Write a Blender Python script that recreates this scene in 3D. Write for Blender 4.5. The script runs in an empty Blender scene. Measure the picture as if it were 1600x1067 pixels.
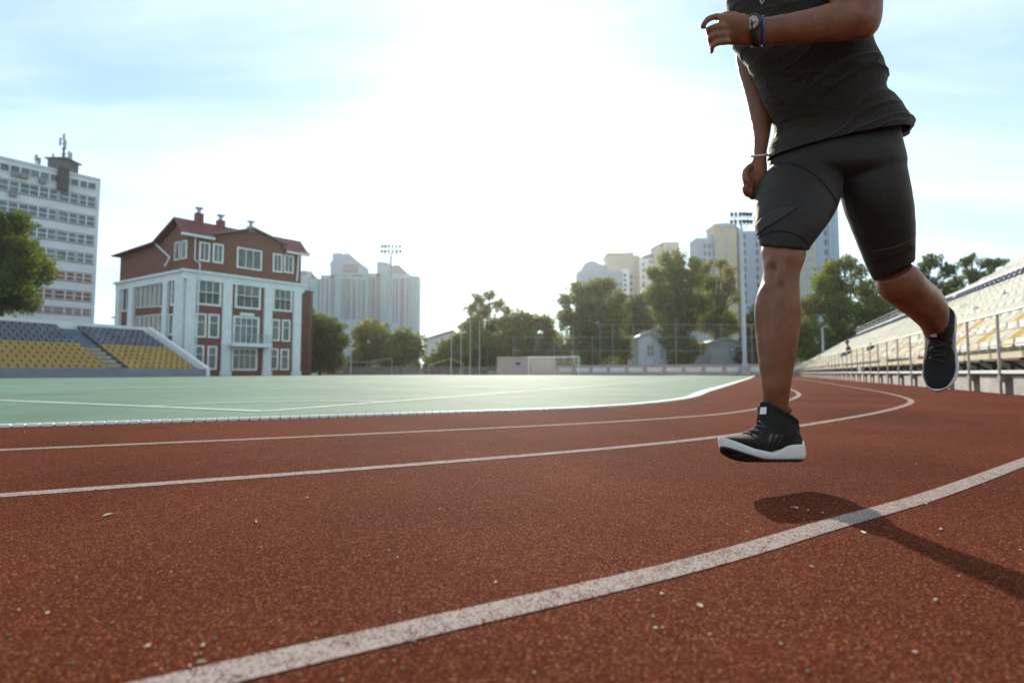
import bpy, math, random
import numpy as np
from mathutils import Vector, Matrix, noise
from mathutils.bvhtree import BVHTree
random.seed(7); rng = np.random.default_rng(7)
R = math.radians
sc = bpy.context.scene
COL = sc.collection

# ------------------------------------------------------------------ camera
F = 840.0; CX, CY, YH = 800.0, 533.5, 582.5          # focal length and horizon, photo pixels
H = 0.31                                             # lens height above the track
PITCH = math.atan((YH - CY) / F)
cam = bpy.data.cameras.new('camera'); camo = bpy.data.objects.new('camera', cam); COL.objects.link(camo)
camo.location = (0, 0, H); camo.rotation_euler = (R(90) + PITCH, 0, 0)
cam.sensor_width = 36.0; cam.lens = 36.0 * F / 1600.0
cam.clip_start = 0.02; cam.clip_end = 3000
cam.dof.use_dof = True; cam.dof.focus_distance = 1.6; cam.dof.aperture_fstop = 2.8
sc.camera = camo

# ------------------------------------------------------------------ sky, sun, exposure
SUN_EL, SUN_AZ = R(26.5), R(0.0)                     # azimuth measured from +Y towards +X
w = bpy.data.worlds.new("World"); sc.world = w; w.use_nodes = True
nt = w.node_tree; nt.nodes.clear()
def N(t, tree, **kw):
    n = tree.nodes.new(t)
    for k, v in kw.items(): setattr(n, k, v)
    return n
out = N('ShaderNodeOutputWorld', nt); bg = N('ShaderNodeBackground', nt); bg.inputs['Strength'].default_value = 0.098
sky = N('ShaderNodeTexSky', nt, sky_type='NISHITA', sun_disc=False)
sky.sun_elevation = SUN_EL; sky.sun_rotation = SUN_AZ
sky.altitude = 100; sky.air_density = 1.0; sky.dust_density = 0.0; sky.ozone_density = 0.6
tc = N('ShaderNodeTexCoord', nt)
sep = N('ShaderNodeSeparateXYZ', nt); nt.links.new(tc.outputs['Generated'], sep.inputs[0])
def M(op, a, b, tree=nt, clamp=False):
    n = N('ShaderNodeMath', tree, operation=op); n.use_clamp = clamp
    for i, v in enumerate((a, b)):
        if v is None: continue
        if isinstance(v, (int, float)): n.inputs[i].default_value = v
        else: tree.links.new(v, n.inputs[i])
    return n.outputs[0]
zz = M('ADD', M('MAXIMUM', sep.outputs[2], 0.0), 0.12)
cu, cv = M('DIVIDE', sep.outputs[0], zz), M('DIVIDE', sep.outputs[1], zz)
comb = N('ShaderNodeCombineXYZ', nt); nt.links.new(cu, comb.inputs[0]); nt.links.new(cv, comb.inputs[1])
mp = N('ShaderNodeMapping', nt); mp.inputs['Rotation'].default_value = (0, 0, R(-38)); mp.inputs['Scale'].default_value = (0.42, 1.5, 1)
nt.links.new(comb.outputs[0], mp.inputs[0])
n1 = N('ShaderNodeTexNoise', nt); n1.inputs['Scale'].default_value = 0.9; n1.inputs['Detail'].default_value = 9; n1.inputs['Roughness'].default_value = 0.58; n1.inputs['Distortion'].default_value = 0.5
nt.links.new(mp.outputs[0], n1.inputs['Vector'])
cr = N('ShaderNodeValToRGB', nt); cr.color_ramp.elements[0].position = 0.36; cr.color_ramp.elements[1].position = 0.72
nt.links.new(n1.outputs[0], cr.inputs[0])
cl = M("ADD", M("MULTIPLY", cr.outputs[0], 0.60), 0.22)
mix = N('ShaderNodeMix', nt, data_type='RGBA'); nt.links.new(cl, mix.inputs[0]); 
tint = N('ShaderNodeMix', nt, data_type='RGBA', blend_type='MULTIPLY'); tint.inputs[0].default_value = 1.0; nt.links.new(sky.outputs[0], tint.inputs[6]); tint.inputs[7].default_value = (0.70, 1.04, 1.13, 1)
nt.links.new(tint.outputs[2], mix.inputs[6])
mix.inputs[7].default_value = (8.4, 9.6, 10.2, 1)      # sunlit thin cirrus, in the sky's own units
nt.links.new(mix.outputs[2], bg.inputs[0]); nt.links.new(bg.outputs[0], out.inputs[0])

sun = bpy.data.lights.new('sun', 'SUN'); suno = bpy.data.objects.new('sun', sun); COL.objects.link(suno)
sun.energy = 4.5; sun.angle = R(1.0); sun.color = (1.0, 0.89, 0.74)
sd = Vector((math.sin(SUN_AZ) * math.cos(SUN_EL), math.cos(SUN_AZ) * math.cos(SUN_EL), math.sin(SUN_EL)))
suno.rotation_euler = sd.to_track_quat('Z', 'Y').to_euler(); suno.location = (0, 60, 60)
sc.view_settings.view_transform = 'Standard'; sc.view_settings.look = 'None'
sc.view_settings.exposure = 0.65; sc.view_settings.gamma = 1.0
sc.cycles.use_denoising = True; sc.cycles.max_bounces = 6; sc.cycles.volume_bounces = 0
sc.cycles.transparent_max_bounces = 8

# ------------------------------------------------------------------ helpers
CP, SP = math.cos(PITCH), math.sin(PITCH)
def ray(px, py):
    a, b = (px - CX) / F, (CY - py) / F
    return Vector((a, CP - SP * b, SP + CP * b))
def P(px, py, Y):                                     # world point seen at a photo pixel, Y metres ahead
    d = ray(px, py); t = Y / d.y
    return Vector((d.x * t, Y, H + d.z * t))
def G(px, py):                                        # ground point seen at a photo pixel
    d = ray(px, py); t = -H / d.z
    return Vector((d.x * t, d.y * t, 0))
def X(px, Y): return P(px, YH, Y).x
def Zh(py, Y): return P(CX, py, Y).z

MATS = {}
def mat(name, color, rough=0.6, spec=0.4, metal=0.0, vary=0.0, scale=5.0, bump=0.0, bscale=50.0, sheen=0.0, trans=0.0, coat=0.0, detail=5):
    if name in MATS: return MATS[name]
    m = bpy.data.materials.new(name); m.use_nodes = True; t = m.node_tree
    b = t.nodes['Principled BSDF']; c = tuple(color) + (1,)
    b.inputs['Base Color'].default_value = c; b.inputs['Roughness'].default_value = rough
    b.inputs['Specular IOR Level'].default_value = spec; b.inputs['Metallic'].default_value = metal
    if sheen: b.inputs['Sheen Weight'].default_value = sheen; b.inputs['Sheen Roughness'].default_value = 0.5
    if coat: b.inputs['Coat Weight'].default_value = coat
    if vary or bump: g = t.nodes.new('ShaderNodeTexCoord')
    if vary:
        n = t.nodes.new('ShaderNodeTexNoise'); n.inputs['Scale'].default_value = scale; n.inputs['Detail'].default_value = detail
        r = t.nodes.new('ShaderNodeMapRange'); r.inputs[1].default_value = 0.3; r.inputs[2].default_value = 0.7
        r.inputs[3].default_value = 1 - vary; r.inputs[4].default_value = 1 + vary
        v = t.nodes.new('ShaderNodeVectorMath'); v.operation = 'SCALE'; v.inputs[0].default_value = color
        t.links.new(g.outputs['Object'], n.inputs['Vector']); t.links.new(n.outputs[0], r.inputs[0])
        t.links.new(r.outputs[0], v.inputs['Scale']); t.links.new(v.outputs[0], b.inputs['Base Color'])
    if bump:
        n = t.nodes.new('ShaderNodeTexNoise'); n.inputs['Scale'].default_value = bscale; n.inputs['Detail'].default_value = 4
        bp = t.nodes.new('ShaderNodeBump'); bp.inputs['Strength'].default_value = bump; bp.inputs['Distance'].default_value = 1.0 / bscale
        t.links.new(g.outputs['Object'], n.inputs['Vector']); t.links.new(n.outputs[0], bp.inputs['Height']); t.links.new(bp.outputs[0], b.inputs['Normal'])
    MATS[name] = m
    return m

def tag(o, label=None, cat=None, group=None, kind=None):
    if label: o['label'] = label
    if cat: o['category'] = cat
    if group: o['group'] = group
    if kind: o['kind'] = kind
    return o
def empty(name, loc, label=None, cat=None, group=None):
    o = bpy.data.objects.new(name, None); COL.objects.link(o); o.location = loc
    return tag(o, label, cat, group)

class MB:
    """collects faces in world space; build() links them as one mesh object"""
    def __init__(s): s.v = []; s.f = []
    def add(s, vs, fs):
        k = len(s.v); s.v += [tuple(p) for p in vs]; s.f += [tuple(i + k for i in q) for q in fs]; return s
    def box(s, c, hx, hy, hz, ux=Vector((1, 0, 0)), uy=Vector((0, 1, 0)), uz=Vector((0, 0, 1))):
        c = Vector(c)
        vs = [c + ux * (hx * i) + uy * (hy * j) + uz * (hz * k) for k in (-1, 1) for j in (-1, 1) for i in (-1, 1)]
        return s.add(vs, [(0, 2, 3, 1), (4, 5, 7, 6), (0, 1, 5, 4), (2, 6, 7, 3), (0, 4, 6, 2), (1, 3, 7, 5)])
    def aab(s, x0, x1, y0, y1, z0, z1):
        return s.box(((x0 + x1) / 2, (y0 + y1) / 2, (z0 + z1) / 2), abs(x1 - x0) / 2, abs(y1 - y0) / 2, abs(z1 - z0) / 2)
    def quad(s, *ps): return s.add(ps, [tuple(range(len(ps)))])
    def tube(s, pts, r, n=8, cap=True):
        pts = [Vector(p) for p in pts]; rs = r if hasattr(r, '__len__') else [r] * len(pts)
        rings = []
        ref = None
        for i, p in enumerate(pts):
            d = (pts[min(i + 1, len(pts) - 1)] - pts[max(i - 1, 0)]).normalized()
            if ref is None: ref = d.orthogonal().normalized()
            a = (ref - d * ref.dot(d))
            a = a.normalized() if a.length > 1e-6 else d.orthogonal().normalized()
            ref = a; b = d.cross(a)
            rings.append([p + (a * math.cos(2 * math.pi * k / n) + b * math.sin(2 * math.pi * k / n)) * rs[i] for k in range(n)])
        return s.loft(rings, cap)
    def loft(s, rings, cap=True):
        n = len(rings[0]); k = len(s.v); vs = [p for r_ in rings for p in r_]; fs = []
        for i in range(len(rings) - 1):
            for j in range(n):
                a, b = i * n + j, i * n + (j + 1) % n
                fs.append((a, b, b + n, a + n))
        if cap: fs.append(tuple(range(n))[::-1]); fs.append(tuple(range((len(rings) - 1) * n, len(rings) * n)))
        return s.add(vs, fs)
    def prism(s, poly, h0, h1, ux, uy, un, o):         # outline in (ux,uy), pushed along un from h0 to h1
        n = len(poly)
        vs = [o + ux * a + uy * b + un * h for h in (h0, h1) for a, b in poly]
        return s.add(vs, [tuple(range(n))[::-1], tuple(range(n, 2 * n))] + [(i, (i + 1) % n, (i + 1) % n + n, i + n) for i in range(n)])
    def build(s, name, m, parent=None, smooth=False, origin=None):
        me = bpy.data.meshes.new(name)
        o = bpy.data.objects.new(name, me); COL.objects.link(o)
        og = Vector(origin) if origin is not None else Vector((0, 0, 0))
        base = Vector((0, 0, 0))
        if parent is not None:
            q = parent
            while q is not None: base += Vector(q.location); q = q.parent
        loc = og - base if origin is not None else Vector((0, 0, 0))
        sh = og if origin is not None else base
        me.from_pydata([(x - sh.x, y - sh.y, z - sh.z) for x, y, z in s.v], [], s.f)
        me.update()
        me.materials.append(m)
        if parent is not None: o.parent = parent
        o.location = loc
        if smooth:
            for p in me.polygons: p.use_smooth = True
        return o

def fixnormals(o):
    import bmesh
    b = bmesh.new(); b.from_mesh(o.data); bmesh.ops.recalc_face_normals(b, faces=b.faces); b.to_mesh(o.data); b.free(); return o
def copy_tree(o, parent=None):
    c = o.copy(); COL.objects.link(c)
    if parent is not None: c.parent = parent
    for ch in list(o.children): copy_tree(ch, c)
    return c
def catmull(pts, n=8):
    pts = [Vector(p) for p in pts]; q = [pts[0] * 2 - pts[1]] + pts + [pts[-1] * 2 - pts[-2]]; out = []
    for i in range(1, len(q) - 2):
        for k in range(n):
            t = k / n; a, b, c, d = q[i - 1], q[i], q[i + 1], q[i + 2]
            out.append(0.5 * ((2 * b) + (c - a) * t + (2 * a - 5 * b + 4 * c - d) * t * t + (3 * b - a - 3 * c + d) * t ** 3))
    out.append(pts[-1]); return out

def catmull_c(pts, n=8):
    """centripetal version: no loops where the control points are unevenly spaced"""
    pts = [Vector(p) for p in pts]; q = [pts[0] * 2 - pts[1]] + pts + [pts[-1] * 2 - pts[-2]]; out = []
    for i in range(1, len(q) - 2):
        p0, p1, p2, p3 = q[i - 1:i + 3]
        t0 = 0.0; t1 = t0 + (p1 - p0).length ** 0.5; t2 = t1 + (p2 - p1).length ** 0.5; t3 = t2 + (p3 - p2).length ** 0.5
        for k in range(n):
            t = t1 + (t2 - t1) * k / n
            a1 = p0 * ((t1 - t) / (t1 - t0)) + p1 * ((t - t0) / (t1 - t0)); a2 = p1 * ((t2 - t) / (t2 - t1)) + p2 * ((t - t1) / (t2 - t1)); a3 = p2 * ((t3 - t) / (t3 - t2)) + p3 * ((t - t2) / (t3 - t2))
            b1 = a1 * ((t2 - t) / (t2 - t0)) + a2 * ((t - t0) / (t2 - t0)); b2 = a2 * ((t3 - t) / (t3 - t1)) + a3 * ((t - t1) / (t3 - t1))
            out.append(b1 * ((t2 - t) / (t2 - t1)) + b2 * ((t - t1) / (t2 - t1)))
    out.append(pts[-1]); return out
UZ = Vector((0, 0, 1))
TH = math.radians(65.2)                               # direction of the straight, the pitch and the stands
U = Vector((math.cos(TH), math.sin(TH), 0)); V = Vector((math.sin(TH), -math.cos(TH), 0))
def UV(u, v, z=0.0): return U * u + V * v + UZ * z
def uv_of(p): return p.dot(U), p.dot(V)

# ------------------------------------------------------------------ ground, track, pitch
def track_mat(name, paint):
    m = bpy.data.materials.new(name); m.use_nodes = True; t = m.node_tree; b = t.nodes['Principled BSDF']
    g = t.nodes.new('ShaderNodeTexCoord')
    v1 = t.nodes.new('ShaderNodeTexVoronoi'); v1.inputs['Scale'].default_value = 520; t.links.new(g.outputs['Object'], v1.inputs['Vector'])
    v2 = t.nodes.new('ShaderNodeTexVoronoi'); v2.inputs['Scale'].default_value = 460; t.links.new(g.outputs['Object'], v2.inputs['Vector'])
    sp = t.nodes.new('ShaderNodeSeparateColor'); t.links.new(v1.outputs['Color'], sp.inputs[0])
    sp2 = t.nodes.new('ShaderNodeSeparateColor'); t.links.new(v2.outputs['Color'], sp2.inputs[0])
    cr = t.nodes.new('ShaderNodeValToRGB'); e = cr.color_ramp.elements
    e[0].position = 0; e[0].color = (0.042, 0.0088, 0.0040, 1); e[1].position = 1; e[1].color = (0.42, 0.175, 0.085, 1)
    a = e.new(0.5); a.color = (0.098, 0.0225, 0.0105, 1); a = e.new(0.90); a.color = (0.160, 0.041, 0.0195, 1)
    t.links.new(sp.outputs[0], cr.inputs[0])
    n = t.nodes.new('ShaderNodeTexNoise'); n.inputs['Scale'].default_value = 0.9; n.inputs['Detail'].default_value = 8; n.inputs['Roughness'].default_value = 0.6
    t.links.new(g.outputs['Object'], n.inputs['Vector'])
    r = t.nodes.new('ShaderNodeMapRange'); r.inputs[1].default_value = 0.3; r.inputs[2].default_value = 0.7; r.inputs[3].default_value = 0.72; r.inputs[4].default_value = 1.28
    t.links.new(n.outputs[0], r.inputs[0])
    sc_ = t.nodes.new('ShaderNodeVectorMath'); sc_.operation = 'SCALE'; t.links.new(cr.outputs[0], sc_.inputs[0]); t.links.new(r.outputs[0], sc_.inputs['Scale'])
    colr = sc_.outputs[0]
    if paint:
        n2 = t.nodes.new('ShaderNodeTexNoise'); n2.inputs['Scale'].default_value = 28; n2.inputs['Detail'].default_value = 6
        t.links.new(g.outputs['Object'], n2.inputs['Vector'])
        ad = t.nodes.new('ShaderNodeMath'); ad.operation = 'MULTIPLY_ADD'; t.links.new(n2.outputs[0], ad.inputs[0]); ad.inputs[1].default_value = 0.7
        t.links.new(sp2.outputs[1], ad.inputs[2])
        st = t.nodes.new('ShaderNodeMapRange'); st.inputs[1].default_value = 0.44; st.inputs[2].default_value = 0.78; t.links.new(ad.outputs[0], st.inputs[0])
        mx = t.nodes.new('ShaderNodeMix'); mx.data_type = 'RGBA'; t.links.new(st.outputs[0], mx.inputs[0]); t.links.new(colr, mx.inputs[6])
        mx.inputs[7].default_value = (0.40, 0.34, 0.31, 1); colr = mx.outputs[2]
    t.links.new(colr, b.inputs['Base Color'])
    b.inputs['Roughness'].default_value = 0.85; b.inputs['Specular IOR Level'].default_value = 0.02
    bp = t.nodes.new('ShaderNodeBump'); bp.inputs['Strength'].default_value = 0.8; bp.inputs['Distance'].default_value = 0.0022; bp.invert = True
    am = t.nodes.new('ShaderNodeMath'); am.operation = 'ADD'; t.links.new(v1.outputs['Distance'], am.inputs[0]); t.links.new(v2.outputs['Distance'], am.inputs[1])
    t.links.new(am.outputs[0], bp.inputs['Height']); t.links.new(bp.outputs[0], b.inputs['Normal'])
    return m
M_TRACK, M_LINE = track_mat('red_rubber_granules', False), track_mat('worn_white_paint', True)
M_EARTH = mat('earth', (0.07, 0.075, 0.045), 0.95, 0.2, vary=0.4, scale=0.3)
M_TURF = mat('artificial_turf', (0.085, 0.165, 0.110), 0.8, 0.25, vary=0.30, scale=0.55, bump=0.8, bscale=120, detail=10)
M_TURF_LINE = mat('turf_line_fibre', (0.42, 0.47, 0.43), 0.75, 0.3, vary=0.2, scale=8)
M_WHITE = mat('white_paint', (0.72, 0.72, 0.70), 0.5, 0.4, vary=0.08, scale=2)
M_WALL = mat('white_wall', (0.70, 0.69, 0.68), 0.75, 0.3, vary=0.10, scale=0.7)
M_CONC = mat('concrete', (0.42, 0.39, 0.36), 0.85, 0.3, vary=0.22, scale=3, bump=0.3, bscale=30)
M_STEEL = mat('galvanised_steel', (0.30, 0.32, 0.33), 0.45, 0.5, metal=0.5, vary=0.15, scale=6)
M_DARK = mat('dark_metal', (0.05, 0.05, 0.055), 0.5, 0.4, vary=0.2, scale=4)
M_GLASS = mat('window_glass', (0.085, 0.115, 0.115), 0.12, 0.6, vary=0.5, scale=0.6)
M_GLASS2 = mat('pale_window_glass', (0.13, 0.16, 0.18), 0.15, 0.6, vary=0.4, scale=0.5)

g = MB(); g.quad((-700, -60, -0.03), (700, -60, -0.03), (700, 800, -0.03), (-700, 800, -0.03))
tag(g.build('ground', M_EARTH), 'bare earth and grass beyond the running track', kind='structure')
g = MB(); g.quad(*[UV(u, v, 0) for u, v in ((-25, 16), (-25, -70), (92, -70), (92, 10))][::-1])
tag(g.build('running_track', M_TRACK), 'rust red rubber granule running track', kind='structure')

line_a = [(-19, -4.2, 0), (-9.0, 0.55, 0), (-2.93, 3.08, 0), (-0.93, 3.92, 0), (0.75, 4.78, 0), (1.9, 6.1, 0), (3.25, 8.9, 0), (5.73, 14.1, 0), (9.0, 21.0, 0), (12.5, 28.4, 0)]
u_a, v_a = uv_of(Vector(line_a[-1]))
A = catmull_c(line_a, 8) + [UV(u, v_a, 0) for u in (40, 50, 60, 72)]
line_b = [(-11.0, -1.5, 0), (-2.45, 2.02, 0), (-0.55, 2.84, 0), (0.75, 3.50, 0), (1.75, 4.25, 0), (3.19, 6.2, 0), (4.2, 7.9, 0), (5.45, 10.6, 0)]
B = catmull_c(line_b, 8); ub, vb = uv_of(B[-1]); B += [UV(ub + k, vb, 0) for k in (4, 10, 20, 30, 45, 60)]
line_c = [(-10.5, -2.9, 0), (-1.309, 1.374, 0), (-0.427, 1.793, 0), (0.443, 2.26, 0), (1.0, 2.63, 0), (1.74, 3.22, 0), (3.15, 4.52, 0), (4.42, 5.98, 0), (5.60, 8.0, 0), (6.6, 10.0, 0)]
C_ = catmull_c(line_c, 8); uc, vc = uv_of(C_[-1]); C_ += [UV(uc + k, vc, 0) for k in (4, 10, 20, 30, 45, 60)]
line_d = [(-9.0, -4.2, 0), (-0.365, 0.5375, 0), (0.298, 0.893, 0), (0.665, 1.128, 0), (1.016, 1.35, 0), (1.851, 1.943, 0), (3.1, 2.85, 0), (4.7, 4.1, 0), (6.05, 5.5, 0)]
D_ = catmull_c(line_d, 8)
def ribbon(pts, w_, z, name, m, label, closed=False):
    b = MB(); vs = []; n = len(pts)
    for i, p in enumerate(pts):
        d = (pts[min(i + 1, n - 1)] - pts[max(i - 1, 0)]).normalized(); s_ = Vector((-d.y, d.x, 0)) * (w_ / 2)
        vs += [p + s_ + UZ * z, p - s_ + UZ * z]
    b.add(vs, [(2 * i, 2 * i + 1, 2 * i + 3, 2 * i + 2) for i in range(n - 1)])
    return tag(b.build(name, m), label, kind='structure')
ribbon(B, 0.055, 0.0014, 'lane_line', M_LINE, 'thin white lane line next to the pitch kerb')
ribbon(C_, 0.055, 0.0014, 'lane_line', M_LINE, 'white lane line the runner is just crossing')
ribbon(D_, 0.050, 0.0014, 'lane_line', M_LINE, 'broad worn white lane line under the runner shadow')
# pitch
far = UV(72, v_a - 47, 0); near = UV(-30, v_a - 47, 0)
fp = [p + UZ * 0.006 for p in A] + [far + UZ * 0.006, near + UZ * 0.006]
g = MB(); g.quad(*fp[::-1]); fo = g.build('pitch', M_TURF); tag(fo, 'pale green artificial turf pitch inside the track', kind='structure')
if fo.data.polygons[0].normal.z < 0: fo.data.flip_normals()
# low white kerb built of short blocks
b = MB()
acc = 0.0; L = []
for i in range(len(A) - 1):
    seg = A[i + 1] - A[i]; ln = seg.length; k = max(1, int(ln / 0.055))
    for j in range(k):
        c = A[i] + seg * ((j + 0.5) / k); d = seg.normalized()
        if c.length > 32 and j % 10: continue
        L.append((c, d, ln / k if c.length <= 32 else 10 * ln / k))
for c, d, ln in L:
    wd = 0.020 + 0.06 * max(0.0, min(1.0, (c.y - 4.2) / 4.0)); b.box(c + UZ * 0.008 + Vector((-d.y, d.x, 0)) * wd * 0.6, ln * 0.40 if ln < 0.3 else ln * 0.5, wd, 0.009, d, Vector((-d.y, d.x, 0)))
tag(b.build('track_kerb', M_WHITE), 'low white kerb of short blocks along the pitch edge', kind='structure')
cor = Vector((-1.95, 4.25, 0)); uc_, vc_ = uv_of(cor)
ribbon([cor + U * t for t in (0, 2, 6, 14, 30, 63)], 0.09, 0.010, 'pitch_line', M_TURF_LINE, 'white side line running away along the green pitch')
ribbon([cor - V * t for t in (0, 1, 4, 10, 20, 44)], 0.09, 0.0105, 'pitch_line', M_TURF_LINE, 'white end line of the pitch from the corner leftwards')
ribbon([cor + (U * math.cos(a) - V * math.sin(a)) * 1.5 for a in np.linspace(0, math.pi / 2, 14)], 0.07, 0.0115, 'pitch_line', M_TURF_LINE, 'white corner arc joining the two pitch lines')
ribbon([cor - V * 44 + U * t for t in (0, 20, 63)], 0.1, 0.0100, 'pitch_line', M_TURF_LINE, 'white side line on the far side of the pitch')
ribbon([cor + U * 63 - V * t for t in (0, 20, 44)], 0.1, 0.0100, 'pitch_line', M_TURF_LINE, 'white goal line at the far end of the pitch')
ribbon([cor - V * 8 + U * t for t in (0, 6, 12)], 0.09, 0.0100, 'pitch_line', M_TURF_LINE, 'white penalty box line on the near half of the pitch')
ribbon([cor - V * t + U * 12 for t in (8, 16, 24, 36)], 0.09, 0.0108, 'pitch_line', M_TURF_LINE, 'white penalty box front line across the near half')

# litter on the track
def chips(n, spread, size, seed):
    r = np.random.default_rng(seed); b = MB()
    for i in range(n):
        py = 600 + (1067 - 600) * r.random() ** 0.8; px = -60 + 1720 * r.random()
        p = G(px, py)
        if p.y > 9: continue
        u_, v_ = uv_of(p)
        if v_ > 3.0: continue
        s_ = size * (0.4 + r.random() ** 2 * 1.3); a = r.random() * 6.28; el = 0.4 + r.random()
        k = 5; t = r.random() * 0.5
        vs = [p + Vector((math.cos(a) * math.cos(q) * s_ - math.sin(a) * math.sin(q) * s_ * el * 0.6, math.sin(a) * math.cos(q) * s_ + math.cos(a) * math.sin(q) * s_ * el * 0.6, 0.002 + (0.5 + 0.5 * math.sin(q + t * 9)) * s_ * 0.22)) for q in (np.arange(k) * 6.283 / k + r.random(k) * 0.5)]
        vb = [q + Vector((0, 0, -0.0015)) for q in vs]
        b.add(vs + vb, [tuple(range(k)), tuple(range(k, 2 * k))[::-1]] + [(i_, (i_ + 1) % k, (i_ + 1) % k + k, i_ + k) for i_ in range(k)])
    return b
M_CHIP = mat('dry_leaf', (0.50, 0.40, 0.28), 0.8, 0.3, vary=0.4, scale=30)
M_GCHIP = mat('green_granule', (0.03, 0.10, 0.055), 0.7, 0.3, vary=0.3, scale=40)
tag(chips(90, 1, 0.0022, 3).build('leaf_litter', M_CHIP), 'tiny pale leaf crumbs scattered over the red track', kind='stuff')
tag(chips(120, 1, 0.0019, 5).build('turf_crumbs', M_GCHIP), 'dark green rubber crumbs scattered over the red track', kind='stuff')
def flake(px, py, s_, label, m, seed, wid=0.5):
    r = np.random.default_rng(seed); p = G(px, py); b = MB(); k = 9; a = r.random() * 6.28
    ring = []
    for q in range(k):
        t = q * 6.283 / k; rr = 0.72 * s_ * (0.6 + 0.5 * r.random())
        x, y = math.cos(t) * rr, math.sin(t) * rr * wid
        ring.append(p + Vector((x * math.cos(a) - y * math.sin(a), x * math.sin(a) + y * math.cos(a), 0.0022 + 0.07 * s_ * (1.0 + math.sin(t * 2 + a)))))
    lo = [q - UZ * 0.0012 for q in ring]
    b.add(ring + lo + [p + UZ * (0.003 + 0.1 * s_), p + UZ * (0.0016 + 0.08 * s_)], [(q, (q + 1) % k, 2 * k) for q in range(k)] + [(k + (q + 1) % k, k + q, 2 * k + 1) for q in range(k)] + [(q, q + k, (q + 1) % k + k, (q + 1) % k) for q in range(k)])
    return tag(b.build('leaf_scrap', m, origin=p), label, 'leaf scrap', 'leaf scraps on the track')
M_FLAKE = mat('white_scrap', (0.66, 0.58, 0.52), 0.7, 0.3, vary=0.15, scale=60)
flake(1350, 833, 0.011, 'pointed white scrap lying beside the broad line in the leg shadow', M_FLAKE, 2)
flake(1093, 947, 0.0085, 'rounded cream scrap lying alone below the broad line', M_CHIP, 5, 0.7)
flake(314, 1036, 0.0075, 'cream scrap next to the near end of the broad line', M_CHIP, 6, 0.4)
flake(172, 805, 0.018, 'brown curled leaf scrap on the track near the far left', M_CHIP, 7, 0.4)
flake(1242, 794, 0.014, 'thin pale leaf scrap inside the shoe shadow', M_CHIP, 9, 0.25)
flake(1268, 886, 0.006, 'small cream scrap below the middle of the broad line', M_CHIP, 10, 0.6)
flake(1470, 828, 0.011, 'flat tan scrap just right of the leg shadow', M_CHIP, 11, 0.4)
flake(400, 816, 0.013, 'thin pale sliver on the open track left of centre', M_CHIP, 14, 0.22)

# ------------------------------------------------------------------ loft tools for figures
NS = 28
def ringLR(xl, yl, xr, yr, Y, br=1.0, dy=0.0):
    a, c = P(xl, yl, Y), P(xr, yr, Y); m = (a + c) / 2
    vd = Vector((m.x, m.y, m.z - H)).normalized()
    A_ = (c - a) / 2; A_ = A_ - vd * A_.dot(vd)
    B_ = vd - A_.normalized() * vd.dot(A_.normalized()); B_ = B_.normalized() * A_.length * br
    return [m, A_, B_]
def ringP(p, r, side, n_, br=1.0):                    # ring round p with normal n_, half-width r along side
    n_ = Vector(n_).normalized(); s_ = Vector(side) - n_ * Vector(side).dot(n_); s_.normalize()
    return [Vector(p), s_ * r, n_.cross(s_) * r * br]
def rings_loft(b, rs, sub=4, n=NS, power=1.0, flip=False):
    ref = rs[0]
    for r_ in rs[1:]:                                   # keep the axes pointing the same way
        pass
    cs = catmull([r_[0] for r_ in rs], sub); as_ = catmull([r_[1] for r_ in rs], sub); bs = catmull([r_[2] for r_ in rs], sub)
    rings = []
    for c, a, d in zip(cs, as_, bs):
        rg = []
        for k in range(n):
            t = 2 * math.pi * k / n; x, y = math.cos(t), math.sin(t)
            if power != 1.0:
                x = math.copysign(abs(x) ** power, x); y = math.copysign(abs(y) ** power, y)
            rg.append(c + a * x + d * y)
        rings.append(rg)
    b.loft(rings)
def ball(b, c, rx, ry=None, rz=None, n=16, m=10, rot=None):
    ry = ry or rx; rz = rz or rx; vs = []; fs = []; c = Vector(c)
    for i in range(m + 1):
        ph = math.pi * i / m
        for j in range(n):
            th = 2 * math.pi * j / n
            q = Vector((rx * math.sin(ph) * math.cos(th), ry * math.sin(ph) * math.sin(th), rz * math.cos(ph)))
            if rot is not None: q = rot @ q
            vs.append(c + q)
    for i in range(m):
        for j in range(n):
            a, d = i * n + j, i * n + (j + 1) % n
            fs.append((a, a + n, d + n, d))
    b.add(vs, fs)
def fuse(b, name, m, parent, voxel, smooth_it=3, fn=None, factor=0.5):
    """voxel-union of every loft in b, smoothed to one continuous surface, optional per-vertex shaping"""
    o = b.build(name, m, None); fixnormals(o)
    md = o.modifiers.new('fuse', 'REMESH'); md.mode = 'VOXEL'; md.voxel_size = voxel; md.use_smooth_shade = True
    s_ = o.modifiers.new('soft', 'SMOOTH'); s_.iterations = smooth_it; s_.factor = factor
    dg = bpy.context.evaluated_depsgraph_get(); ev = o.evaluated_get(dg)
    me = bpy.data.meshes.new_from_object(ev); o.modifiers.clear(); old = o.data; o.data = me; bpy.data.meshes.remove(old)
    me.name = name
    if not me.materials: me.materials.append(m)
    if fn is not None:
        me.update(); nrm = [v.normal.copy() for v in me.vertices]
        for v, n_ in zip(me.vertices, nrm): v.co = v.co + fn(v.co, n_)
    for p in me.polygons: p.use_smooth = True
    me.update()
    if parent is not None:
        base = Vector((0, 0, 0)); q = parent
        while q is not None: base += Vector(q.location); q = q.parent
        o.parent = parent; me.transform(Matrix.Translation(-base))
    return o

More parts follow.
